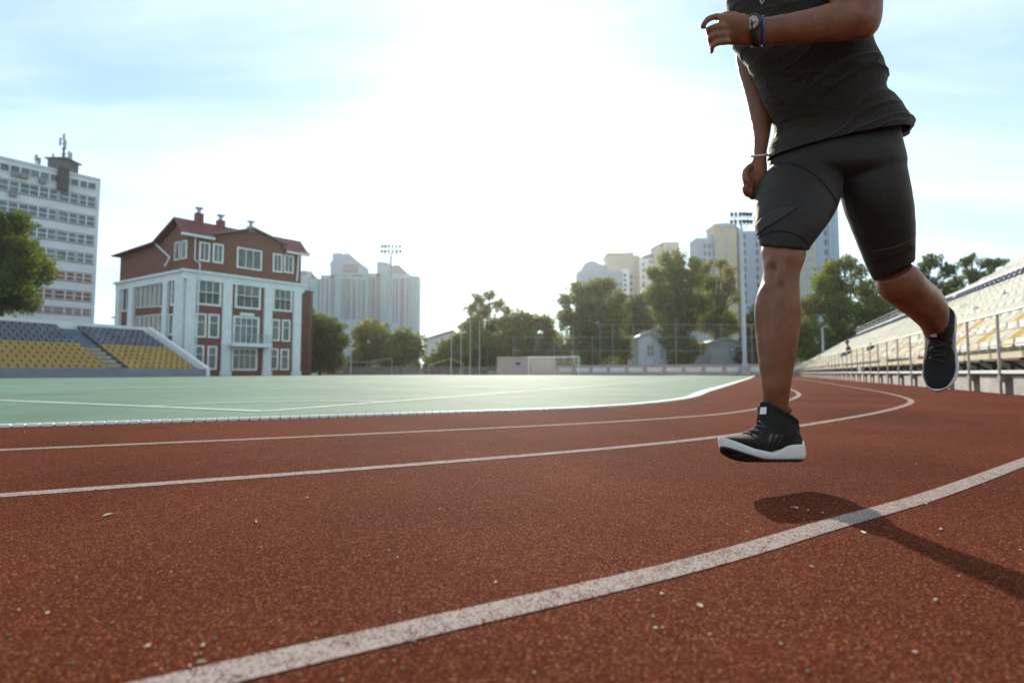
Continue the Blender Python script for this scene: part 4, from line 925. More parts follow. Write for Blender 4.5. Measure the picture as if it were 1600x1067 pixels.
tree('broadleaf_tree', [(884, 470, 15), (906, 458, 20), (932, 450, 20), (952, 446, 15), (962, 470, 18), (925, 482, 32), (890, 500, 22), (955, 500, 26), (910, 525, 30), (945, 530, 30), (885, 545, 22), (970, 545, 22), (920, 560, 25)], 94, 928, 'big backlit tree behind the right post of the goal', L_MID, 18, 0.19, 0.9)
tree('bushy_tree', [(862, 545, 16), (876, 560, 16), (858, 566, 14), (884, 570, 14), (870, 530, 12)], 103, 870, 'low bush between the olive tree and the big backlit tree', L_MID, 28, 0.19, 1.3)
tree('broadleaf_tree', [(990, 478, 16), (1005, 470, 14), (985, 505, 20), (1008, 500, 22), (992, 535, 22), (1004, 555, 20), (978, 560, 16)], 106, 998, 'dark rounded tree half hidden between the two largest trees', L_DARK, 19, 0.2, 1.0)
tree('oak_tree', [(1040, 408, 14), (1062, 403, 15), (1082, 415, 14), (1024, 428, 15), (1050, 432, 24), (1078, 440, 20), (1030, 462, 26), (1062, 468, 28), (1090, 475, 22), (1040, 495, 22), (1075, 500, 26), (1060, 530, 28), (1085, 545, 24), (1062, 562, 22)], 90, 1064, 'largest dark tree standing over the small white hut', L_MID, 20, 0.18, 0.95)
tree('oak_tree', [(1104, 418, 14), (1124, 415, 12), (1142, 426, 13), (1112, 442, 20), (1140, 448, 16), (1120, 470, 22), (1150, 468, 10), (1108, 500, 24), (1138, 500, 18), (1125, 520, 20), (1150, 510, 14)], 99, 1122, 'leafy tree beneath the yellow tower, left of the right mast', L_OLIVE, 21, 0.18, 0.9, airy=0.08)
tree('broadleaf_tree', [(1180, 500, 22), (1205, 490, 24), (1235, 500, 24), (1190, 530, 26), (1220, 535, 26), (1245, 540, 22), (1175, 560, 22), (1215, 565, 22)], 92, 1208, 'dark tree hidden mostly behind the landing leg', L_DARK, 22, 0.19, 1.0)
tree('broadleaf_tree', [(1300, 420, 18), (1322, 412, 16), (1342, 425, 16), (1285, 446, 20), (1315, 446, 26), (1350, 455, 22), (1275, 478, 24), (1310, 485, 30), (1350, 492, 28), (1265, 515, 24), (1300, 525, 28), (1340, 528, 26), (1380, 500, 24), (1378, 470, 20), (1270, 550, 22), (1310, 555, 22)], 82, 1312, 'full green tree beyond the grandstand, between the runner legs', L_MID, 23, 0.17, 0.95)
tree('broadleaf_tree', [(1440, 420, 12), (1462, 408, 14), (1450, 440, 18), (1478, 425, 14), (1490, 444, 14), (1425, 450, 18), (1465, 462, 20), (1410, 475, 20), (1440, 490, 24), (1400, 510, 22), (1480, 480, 18)], 84, 1448, 'dark tree right of the raised knee above the far seats', L_DARK, 24, 0.17, 1.3, airy=0.0)
tree('sparse_tree', [(1503, 412, 11), (1518, 405, 9), (1532, 414, 10), (1512, 430, 12), (1530, 435, 11), (1508, 455, 12), (1552, 412, 10), (1566, 410, 8), (1545, 428, 10), (1520, 470, 14)], 90, 1522, 'thin gappy tree showing over the top corner of the grandstand', L_DARK, 25, 0.16, 1.3, airy=0.08)
tree('bushy_tree', [(530, 568, 10), (548, 572, 9), (566, 570, 10)], 102, 548, 'low shrub behind the left end of the board fence', L_DARK, 26, 0.18, 1.0)
tree('bushy_tree', [(650, 572, 9), (666, 574, 8), (682, 570, 9)], 99, 666, 'low shrub below the white house with the red roof', L_DARK, 27, 0.18, 1.0)
# clipped dark belt of shrubs closing the view under the trees
r = np.random.default_rng(5); q = []
for i in range(9000):
    px = 660 + 600 * r.random(); Y = 112 + 4 * r.random(); hgt = 4.2 + 2.0 * noise.noise(Vector((px * 0.02, 0, 3)))
    q.append((X(px, Y), Y, 0.2 + hgt * r.random()))
me = leaves_mesh('undergrowth', np.array(q), 0.32, L_DARK, r); o = bpy.data.objects.new('undergrowth', me); COL.objects.link(o); tag(o, 'dark undergrowth closing the gaps beneath the far trees', kind='stuff')

# ------------------------------------------------------------------ runner
def skin_mat():
    m = mat('dark_skin', (0.180, 0.061, 0.025), 0.43, 0.40, vary=0.20, scale=30, bump=0.12, bscale=420)
    return m
M_SKIN = skin_mat()
M_SHIRT = mat('black_jersey', (0.0205, 0.0130, 0.0092), 0.8, 0.2, vary=0.3, scale=160, bump=0.25, bscale=700, sheen=0.12)
M_SHORT = mat('black_lycra', (0.0185, 0.0125, 0.0095), 0.6, 0.25, vary=0.12, scale=200, bump=0.10, bscale=1100, sheen=0.05)
M_PANEL = mat('charcoal_print', (0.040, 0.033, 0.029), 0.75, 0.2)
FWD = Vector((-0.92, -0.39, 0)).normalized(); LEFT = Vector((-FWD.y, FWD.x, 0))     # facing, and his left-hand side

LEG = [(1196, 345, 1272, 350, 1.505, 0.9), (1192, 372, 1258, 376, 1.492, 0.9), (1187.5, 392, 1260, 395, 1.486, 0.98), (1189, 405, 1258, 406, 1.483, 1.02), (1191.5, 425, 1251, 425, 1.478, 1.05), (1187, 446, 1249.5, 446, 1.475, 1.08), (1180.5, 474, 1251, 474, 1.472, 1.1),
       (1179, 500, 1251, 500, 1.47, 1.12), (1180, 525, 1248.5, 525, 1.466, 1.12), (1182.5, 551, 1244.5, 551, 1.462, 1.12), (1186, 580, 1239.5, 580, 1.458, 1.12), (1189, 606, 1235.5, 606, 1.455, 1.15), (1191, 625, 1233, 625, 1.458, 1.1), (1194, 645, 1231, 645, 1.462, 1.1), (1198, 664, 1233, 664, 1.464, 1.1)]
body = MB()
hipc = P(1302, 262, 1.60); hipR = hipc - LEFT * 0.09 - UZ * 0.01; hipL = hipc + LEFT * 0.09 - UZ * 0.01
rings_loft(body, [ringP(hipR + UZ * 0.03, 0.075, LEFT, (0, 0, 1), 1.0), ringP(hipR - UZ * 0.08 + FWD * 0.04 + LEFT * -0.015, 0.062, LEFT, (-0.2, -0.15, 1), 1.0)] + [ringLR(*q) for q in LEG], 3)
kneeL = P(1402, 446, 1.60); 
rings_loft(body, [ringP(hipL - UZ * 0.03 - FWD * 0.03, 0.055, LEFT, (0, 0, 1), 1.0), ringLR(1334, 330, 1410, 330, 1.575, 0.9), ringLR(1352, 385, 1416, 380, 1.592, 0.9), ringLR(1368, 428, 1422, 404, 1.602, 0.95),
                  ringP(P(1402, 440, 1.605), 0.058, Vector((0.5, 0, 0.7)), P(1430, 465, 1.70) - P(1390, 420, 1.58), 1.0)], 3)
sh = [(1396, 425, 1.60, 0.048), (1405, 441, 1.61, 0.058), (1420, 456, 1.645, 0.058), (1436, 468, 1.70, 0.0575), (1449, 482, 1.76, 0.0545), (1456, 496, 1.81, 0.045), (1458.5, 508, 1.85, 0.0365), (1460, 518, 1.88, 0.032), (1463, 527, 1.905, 0.031)]
pts = [P(x, y, Y) for x, y, Y, _ in sh]; rs = []
for i, p_ in enumerate(pts):
    d = pts[min(i + 1, len(pts) - 1)] - pts[max(i - 1, 0)]
    rs.append(ringP(p_, sh[i][3], Vector((0.75, -0.4, 0.55)), d, 1.05))
rings_loft(body, rs, 3)
ball(body, P(1403, 449, 1.615), 0.050)                                                  # kneecap of the trailing leg
ball(body, P(1222, 405, 1.452), 0.027, 0.028, 0.032); ball(body, P(1208, 410, 1.464), 0.019, 0.03, 0.028); ball(body, P(1241, 410, 1.462), 0.018, 0.03, 0.028)
body.tube([P(1222, 408, 1.44), P(1220, 424, 1.4265), P(1219, 438, 1.4255), P(1217, 456, 1.430)], [0.010, 0.012, 0.011, 0.004], 10)
body.tube([P(1220, 436, 1.430), P(1216, 470, 1.4195), P(1213, 510, 1.4185), P(1211, 550, 1.4205), P(1211, 590, 1.4235), P(1211, 628, 1.432)], [0.004, 0.011, 0.0115, 0.0105, 0.0085, 0.004], 10)   # shin bone
ball(body, P(1200, 494, 1.465), 0.035, 0.040, 0.095); ball(body, P(1231, 488, 1.455), 0.033, 0.038, 0.095); ball(body, P(1231, 640, 1.445), 0.013)                                     # kneecap of the landing leg
# pelvis and trunk under the clothes
rings_loft(body, [ringLR(1262, 262, 1350, 262, 1.6, 0.4), ringLR(1232, 240, 1384, 228, 1.6, 0.5), ringLR(1222, 170, 1358, 158, 1.59, 0.5), ringLR(1200, 105, 1344, 95, 1.58, 0.5), ringLR(1170, 30, 1340, 18, 1.57, 0.5), ringLR(1172, -40, 1346, -52, 1.56, 0.48), ringLR(1196, -96, 1334, -100, 1.555, 0.42), ringLR(1226, -122, 1302, -124, 1.555, 0.8)], 3)
SHL, SHR = P(1352, -78, 1.40), P(1202, -70, 1.73)
# left arm: bent, forearm across the chest
EL = P(1347, 34, 1.385)
rings_loft(body, [ringP(SHL, 0.066, FWD, (0.0, 0.1, 1)), ringLR(1302, -40, 1383, -42, 1.395, 1.0), ringLR(1294, -8, 1380, -4, 1.39, 1.0), ringLR(1300, 22, 1378, 25, 1.386, 1.0), ringLR(1312, 45, 1373, 44, 1.384, .9), ringLR(1326, 60, 1362, 59, 1.384, .8)], 3)
rings_loft(body, [ringLR(1366, 4, 1366, 50, 1.385, 0.9), ringLR(1345, -6, 1346, 62, 1.38, 0.92), ringLR(1318, 0, 1318, 66, 1.374, 0.9), ringLR(1290, 7, 1291, 67, 1.368, 0.88), ringLR(1260, 15, 1260, 68.5, 1.36, 0.85), ringLR(1228, 22, 1228, 70, 1.353, 0.78), ringLR(1203, 26, 1203, 71, 1.348, 0.68), ringLR(1186, 27, 1186, 71.5, 1.345, 0.62),
                  ringLR(1170, 24, 1168, 73, 1.342, 0.52), ringLR(1152, 21, 1150, 72.5, 1.338, 0.44), ringLR(1134, 21.5, 1134, 70, 1.334, 0.40), ringLR(1122, 25, 1124, 66, 1.331, 0.36)], 3)
def finger(b, pts, r0, r1, n=10):
    ps = catmull([P(*p_) for p_ in pts], 4); m = len(ps)
    rr = [r0 + (r1 - r0) * i / (m - 1) for i in range(m)]
    b.tube(ps, rr, n); ball(b, ps[-1], rr[-1] * 1.02, n=10, m=6); ball(b, ps[0], rr[0] * 1.05, n=10, m=6)
    for k in (4, 8):
        if k < m - 1: ball(b, ps[k], rr[k] * 1.10, n=10, m=6)
finger(body, [(1136, 28, 1.333), (1119, 26.5, 1.325), (1106, 31, 1.321), (1098, 42, 1.326)], 0.0088, 0.0066)
finger(body, [(1136, 42.5, 1.329), (1118, 43, 1.318), (1108, 47.5, 1.320), (1108, 56, 1.338)], 0.0094, 0.0078)
finger(body, [(1136, 54.5, 1.329), (1118, 55.5, 1.320), (1110, 60.5, 1.323), (1111, 68.5, 1.340)], 0.0090, 0.0074)
finger(body, [(1138, 65.5, 1.331), (1122, 67.5, 1.325), (1113, 72.5, 1.326), (1112, 81, 1.333)], 0.0082, 0.0058)
finger(body, [(1160, 30, 1.355), (1145, 26, 1.372), (1134, 25, 1.378), (1126, 27, 1.372)], 0.0125, 0.0085)
# right arm: hanging behind the trunk
rings_loft(body, [ringP(SHR, 0.062, FWD, (0, 0, 1)), ringLR(1158, 0, 1222, 0, 1.73, 1.0), ringLR(1150, 60, 1208, 60, 1.725, 1.0), ringLR(1150, 100, 1202, 100, 1.72, 1.0), ringLR(1160.5, 140, 1207, 138, 1.705, 1.0), ringLR(1169, 172, 1209, 170, 1.695, 0.95), ringLR(1176.5, 208, 1204, 206, 1.68, 0.9), ringLR(1177, 234, 1199, 233, 1.672, 0.8), ringLR(1175.5, 249, 1198, 249, 1.668, 0.72), ringLR(1168, 264, 1199, 264, 1.664, 0.6), ringLR(1164.5, 281, 1197, 282, 1.66, 0.6), ringLR(1166, 293, 1193, 294, 1.66, 0.7)], 3)
for (a, c_, d, e) in (((1170, 280, 1.632), (1165, 293, 1.622), (1168, 303, 1.632), (1178, 300, 1.652)), ((1176, 284, 1.634), (1172, 299, 1.624), (1176, 308, 1.636), (1184, 303, 1.655)), ((1183, 285, 1.642), (1180, 301, 1.634), (1183, 308.5, 1.645), (1190, 302, 1.662)), ((1190, 284, 1.652), (1188, 299, 1.648), (1191, 305, 1.657), (1195, 298, 1.668))):
    finger(body, [a, c_, d, e], 0.0105, 0.0085)
finger(body, [(1172, 262, 1.64), (1164.5, 271, 1.622), (1166, 282, 1.616), (1173, 290, 1.619)], 0.012, 0.0088)
# neck and head (above the frame)
hd = P(1262, -118, 1.555); hc = hd + UZ * 0.150 + FWD * 0.055
rings_loft(body, [ringP(hd - UZ * 0.06, 0.075, LEFT, (0, 0, 1)), ringP(hd, 0.062, LEFT, (0, 0, 1)), ringP(hd + UZ * 0.05 + FWD * 0.02, 0.060, LEFT, (0, 0, 1)), ringP(hd + UZ * 0.11 + FWD * 0.03, 0.062, LEFT, (0, 0, 1))], 2)
rot = Matrix((FWD, LEFT, UZ)).transposed()
ball(body, hc + UZ * 0.03 - FWD * 0.01, 0.098, 0.076, 0.098, rot=rot); ball(body, hc - UZ * 0.055 + FWD * 0.03, 0.062, 0.056, 0.062, rot=rot); ball(body, hc + FWD * 0.092 - UZ * 0.012, 0.018, 0.016, 0.022, rot=rot)
ball(body, hc + FWD * 0.085 - UZ * 0.052, 0.014, 0.026, 0.013, rot=rot); ball(body, hc + FWD * 0.075 - UZ * 0.098, 0.02, 0.022, 0.018, rot=rot)
for s_ in (-1, 1):
    ball(body, hc + LEFT * (0.074 * s_) - UZ * 0.005, 0.018, 0.008, 0.03, rot=rot); ball(body, hc + LEFT * (0.03 * s_) + FWD * 0.082 + UZ * 0.024, 0.012, 0.022, 0.009, rot=rot)
def body_detail(co, n_):
    return n_ * (0.0007 * noise.noise(co * 55) + 0.0005 * noise.noise(co * 17))
person = fuse(body, 'person', M_SKIN, None, 0.0036, 4, body_detail)
bm_ = __import__('bmesh').new(); bm_.from_mesh(person.data)
sel = [v for v in bm_.verts if 0.20 < v.co.z < 0.72 and v.co.x < 1.0 and v.co.y < 1.56]
for _ in range(14): __import__('bmesh').ops.smooth_vert(bm_, verts=sel, factor=0.5, use_axis_x=True, use_axis_y=True, use_axis_z=True)
bm_.to_mesh(person.data); bm_.free(); person.data.update()
tag(person, 'runner in black shirt and shorts mid stride on the red track', 'person')
b = MB(); ball(b, hc + UZ * 0.045 - FWD * 0.018, 0.099, 0.080, 0.094, rot=rot, n=24, m=16); hair = b.build('hair', mat('black_hair', (0.012, 0.01, 0.01), 0.8, bump=0.8, bscale=300), person, smooth=True)
for s_ in (-1, 1):
    b = MB(); ball(b, hc + LEFT * (0.03 * s_) + FWD * 0.076 + UZ * 0.008, 0.0115, n=14, m=10); e_ = b.build('eye', mat('eye_white', (0.6, 0.58, 0.55), 0.2), person, smooth=True)
    b = MB(); ball(b, hc + LEFT * (0.03 * s_) + FWD * 0.085 + UZ * 0.008, 0.0055, n=12, m=8); b.build('iris', mat('dark_iris', (0.02, 0.01, 0.008), 0.1), e_, smooth=True)

# fine hair on the shins
rh = np.random.default_rng(21); b = MB(); me_ = person.data; cand = [v for v in me_.vertices if 0.16 < v.co.z < 0.60 and v.co.x < 1.5]
for i in rh.choice(len(cand), 3800):
    v = cand[i]; n_ = v.normal; d = (n_ * 0.6 - UZ * 0.75 + Vector(rh.normal(size=3)) * 0.25).normalized(); ln = 0.005 + 0.006 * rh.random(); o_ = v.co - n_ * 0.0005
    sd2 = n_.cross(d).normalized() * 0.00011; m_ = o_ + (n_ * 0.6 + d * 0.4) * ln * 0.5; t_ = o_ + d * ln
    b.add([o_ - sd2, o_ + sd2, m_ + sd2 * 0.8, m_ - sd2 * 0.8, t_], [(0, 1, 2, 3), (3, 2, 4)])
tag(b.build('leg_hair', mat('brown_hair', (0.05, 0.03, 0.018), 0.5, 0.4), person), kind='stuff')
# shirt
b = MB()
SH = [(1193, 264, 1408, 244, 1.60, 0.80), (1194, 252, 1410, 228, 1.60, 0.80), (1196, 240, 1412, 213, 1.60, 0.79), (1199, 222, 1418, 192, 1.604, 0.77), (1206, 203, 1412, 172, 1.603, 0.73), (1197, 182, 1396, 154, 1.60, 0.72), (1186, 158, 1381, 136, 1.592, 0.70), (1175, 130, 1381, 112, 1.586, 0.69), (1161, 104, 1373, 86, 1.58, 0.68), (1141, 78, 1360, 58, 1.575, 0.67), (1131, 40, 1362, 20, 1.57, 0.65), (1131, 0, 1368, -20, 1.565, 0.63), (1138, -45, 1372, -58, 1.56, 0.6), (1172, -95, 1352, -102, 1.555, 0.52), (1214, -113, 1312, -116, 1.555, 0.62)]
rings_loft(b, [ringLR(*q) for q in SH], 3, 36, 0.9)
rings_loft(b, [ringLR(1408, 216, 1412, 178, 1.63, 1.3), ringLR(1420, 209, 1424, 180, 1.64, 1.2), ringLR(1429, 192, 1430.5, 186, 1.65, 1.0)], 2)      # tail lifted behind
rings_loft(b, [ringP(SHL + Vector((-0.02, 0.05, 0.03)), 0.085, FWD, (0.05, 0.25, 1)), ringLR(1298, -75, 1394, -78, 1.40, 1.05), ringLR(1291, -50, 1392, -50, 1.396, 1.08), ringLR(1288, -24, 1390, -22, 1.392, 1.10)], 3)
ball(b, SHL + Vector((0.0, 0.015, 0.0)), 0.092); ball(b, SHR + Vector((0.0, -0.015, 0.0)), 0.090)
rings_loft(b, [ringP(SHR + Vector((0.02, -0.05, 0.02)), 0.082, FWD, (0, -0.2, 1)), ringLR(1152, -20, 1232, -20, 1.73, 1.0), ringLR(1146, 30, 1222, 30, 1.728, 1.05), ringLR(1143, 66, 1214, 60, 1.724, 1.05)], 3)
LAT = Vector((0.86, -0.51, 0))
def fold(co, n_):
    l = co.dot(LAT); z = co.z
    edge = max(0.0, min(1.0, (0.62 - l) / 0.16))
    w_ = co * 1.0
    q = Vector((l * 4.0 + 0.8 * noise.noise(co * 6), (z - 0.30 * l) * 26 + 1.6 * noise.noise(co * 5 + Vector((9, 2, 1))), co.y * 3))
    r1 = 1.0 - abs(noise.noise(q)) * 2.6               # thin creases along the pull of the cloth
    q2 = Vector((l * 7.0 + 3, (z + 0.5 * l) * 34 + 1.5 * noise.noise(co * 7), co.y * 4))
    r2 = 1.0 - abs(noise.noise(q2)) * 2.8
    msk = max(0.0, min(1.0, 0.45 + 1.3 * noise.noise(Vector((l * 5, z * 4, 4.1)))))
    d = max(0.0, r1) ** 3 * (0.0022 + 0.0034 * edge) * (0.35 + msk) + max(0.0, r2) ** 3 * 0.0019 * (1.1 - msk) + 0.0030 * noise.noise(co * 6)
    return n_ * d
shirt = fuse(b, 'shirt', M_SHIRT, person, 0.0042, 5, fold)
import bmesh
bm = bmesh.new(); bm.from_mesh(shirt.data); ha, hb_ = P(1196, 243, 1.60), P(1410, 214, 1.60); hv = Vector((ha.x + hb_.x, ha.y + hb_.y, 0)).normalized() + UZ * 0.16
hn_ = (hb_ - ha).cross(hv).normalized(); hn_ = hn_ if hn_.z < 0 else -hn_
bmesh.ops.bisect_plane(bm, geom=bm.verts[:] + bm.edges[:] + bm.faces[:], plane_co=(ha + hb_) / 2, plane_no=hn_, clear_outer=True)
bm.to_mesh(shirt.data); bm.free()
for p_ in shirt.data.polygons: p_.use_smooth = True
sd_ = shirt.modifiers.new('cloth', 'SOLIDIFY'); sd_.thickness = 0.0022; sd_.offset = -1
# shorts
b = MB()
rings_loft(b, [ringLR(1212, 190, 1400, 160, 1.60, 0.62), ringLR(1204, 215, 1402, 195, 1.60, 0.70), ringLR(1197, 242, 1408, 226, 1.60, 0.72), ringLR(1198, 264, 1412, 258, 1.60, 0.66), ringLR(1240, 288, 1385, 288, 1.6, 0.4)], 3, 36)
rings_loft(b, [ringLR(1205, 258, 1315, 250, 1.62, 1.0), ringLR(1184, 285, 1316, 285, 1.585, 1.0), ringLR(1178, 312, 1310, 316, 1.555, 1.0), ringLR(1176.5, 335, 1298, 341, 1.53, 1.0), ringLR(1179, 358, 1281, 366, 1.507, 1.0), ringLR(1183, 375, 1268.5, 381, 1.495, 1.0), ringLR(1184.5, 384, 1263.5, 392, 1.492, 1.02)], 4, 36)
rings_loft(b, [ringLR(1300, 255, 1412, 240, 1.56, 1.0), ringLR(1306, 285, 1421, 282, 1.555, 1.0), ringLR(1313, 318, 1427, 316, 1.56, 1.0), ringLR(1326, 354, 1429.5, 350, 1.572, 1.0), ringLR(1341, 390, 1430.5, 378, 1.586, 1.0), ringLR(1356, 424, 1429.5, 397, 1.597, 1.0), ringLR(1364.5, 440, 1429, 409, 1.603, 1.0)], 4, 36)
def tight(co, n_):
    return n_ * (0.0022 * max(0, 1 - 2.8 * abs(noise.noise(Vector((co.x * 9, co.y * 9, co.z * 24 + 6 * co.x))))) ** 2 * max(0, 0.2 + noise.noise(co * 7 + Vector((3, 1, 2)))) + 0.0012 * noise.noise(co * 25))
shorts = fuse(b, 'shorts', M_SHORT, person, 0.0050, 4, tight)
def bvh_of(*objs):
    vs, fs = [], []
    for o in objs:
        k = len(vs); base = Vector((0, 0, 0)); q = o
        while q is not None: base += Vector(q.location); q = q.parent
        vs += [v.co + base for v in o.data.vertices]; fs += [[i + k for i in p.vertices] for p in o.data.polygons]
    return BVHTree.FromPolygons(vs, fs)
EYE = Vector((0, 0, H))
def applique(name, left, right, m, parent, bvh, off=0.0012, th=0.0008, nu=24, nv=6):
    """thin cloth print laid on a garment between two edge curves (photo measurements cast onto the surface)"""
    a, c_ = catmull([Vector((x, y, 0)) for x, y in left], nu), catmull([Vector((x, y, 0)) for x, y in right], nu)
    n = min(len(a), len(c_)); grid = []
    for i in range(n):
        row = []
        for j in range(nv + 1):
            q = a[i].lerp(c_[i], j / nv); d = ray(q.x, q.y).normalized(); h = bvh.ray_cast(EYE, d)
            row.append(None if h[0] is None else (h[0], h[1] if h[1].dot(d) < 0 else -h[1]))
        grid.append(row)
    b = MB()
    for i in range(n - 1):
        for j in range(nv):
            q = [grid[i][j], grid[i][j + 1], grid[i + 1][j + 1], grid[i + 1][j]]
            if any(k is None for k in q): continue
            if max((q[0][0] - k[0]).length for k in q) > 0.03: continue
            b.quad(*[k[0] + k[1] * (off + th) for k in q])
    if not b.v: return None
    o = b.build(name, m, parent, smooth=True)
    import bmesh
    bm = bmesh.new(); bm.from_mesh(o.data); bmesh.ops.remove_doubles(bm, verts=bm.verts, dist=1e-5); bmesh.ops.recalc_face_normals(bm, faces=bm.faces)
    bm.to_mesh(o.data); bm.free()
    sd_ = o.modifiers.new('cloth', 'SOLIDIFY'); sd_.thickness = 0.001; sd_.offset = 0
    return o
bs = bvh_of(shorts)
applique('print', [(1178.5, 354), (1192, 340), (1215, 327), (1246, 323)], [(1181, 372), (1196, 358), (1222, 342), (1246, 324.5)], M_PANEL, shorts, bs)
applique('print', [(1362, 391), (1385, 388), (1410, 380), (1428, 371)], [(1368, 409), (1388, 404), (1411, 395), (1428, 386)], mat('near_black_print', (0.016, 0.014, 0.014), 0.5), shorts, bs)
applique('hem_seam', [(1183, 371), (1200, 362), (1222, 360), (1246, 366), (1264, 380)], [(1183, 373), (1200, 364), (1222, 362), (1246, 368), (1264, 382)], mat('seam_thread', (0.008, 0.008, 0.008), 0.7), shorts, bs)
applique('crease_seam', [(1214, 252), (1246, 258), (1278, 276), (1300, 302), (1308, 316)], [(1214, 253.5), (1246, 259.5), (1277, 277.5), (1299, 303), (1307, 317)], MATS['seam_thread'], shorts, bs)
bsh = bvh_of(shirt)
applique('chest_logo', [(1187, -4), (1187, 2), (1190, 8), (1194, 4), (1197, -4)], [(1190, -4), (1190, 1), (1192, 4), (1193, 1), (1194.5, -4)], mat('grey_print', (0.25, 0.23, 0.22), 0.5), shirt, bsh)

# shoes, modelled flat with the toe along +x then posed
M_KNIT = mat('black_knit', (0.0105, 0.0085, 0.0075), 0.75, 0.3, vary=0.35, scale=260, bump=0.7, bscale=420)
M_MID = mat('white_foam', (0.62, 0.60, 0.58), 0.6, 0.3, vary=0.06, scale=30, bump=0.05, bscale=200)
M_OUT = mat('black_rubber', (0.022, 0.017, 0.015), 0.7, 0.3, vary=0.3, scale=80, bump=0.4, bscale=180)
M_LACE = mat('dark_lace', (0.03, 0.028, 0.026), 0.8, bump=0.4, bscale=900)
M_STRIPE = mat('glossy_black_band', (0.008, 0.008, 0.008), 0.3, 0.5)
M_TAB = mat('white_tab', (0.62, 0.60, 0.62), 0.5)
M_TOE = mat('grey_toe_film', (0.13, 0.125, 0.145), 0.6, 0.3)
def spring(x): return 0.034 * max(0.0, (x - 0.165) / 0.135) ** 2 + 0.010 * max(0.0, (0.03 - x) / 0.03) ** 2
def hw(x):                                             # half width of the sole along its length
    p_ = [(0.0, 0.018), (0.012, 0.030), (0.04, 0.037), (0.09, 0.036), (0.14, 0.038), (0.19, 0.047), (0.22, 0.049), (0.25, 0.045), (0.28, 0.032), (0.296, 0.016), (0.302, 0.004)]
    for (a, c_), (d, e) in zip(p_[:-1], p_[1:]):
        if x <= d: return c_ + (e - c_) * (x - a) / (d - a)
    return p_[-1][1]
def top(x):
    p_ = [(0.0, 0.075), (0.01, 0.092), (0.03, 0.096), (0.06, 0.092), (0.09, 0.098), (0.115, 0.112), (0.14, 0.104), (0.17, 0.088), (0.20, 0.074), (0.23, 0.064), (0.26, 0.056), (0.285, 0.046), (0.298, 0.036)]
    for (a, c_), (d, e) in zip(p_[:-1], p_[1:]):
        if x <= d: return c_ + (e - c_) * (x - a) / (d - a)
    return p_[-1][1]
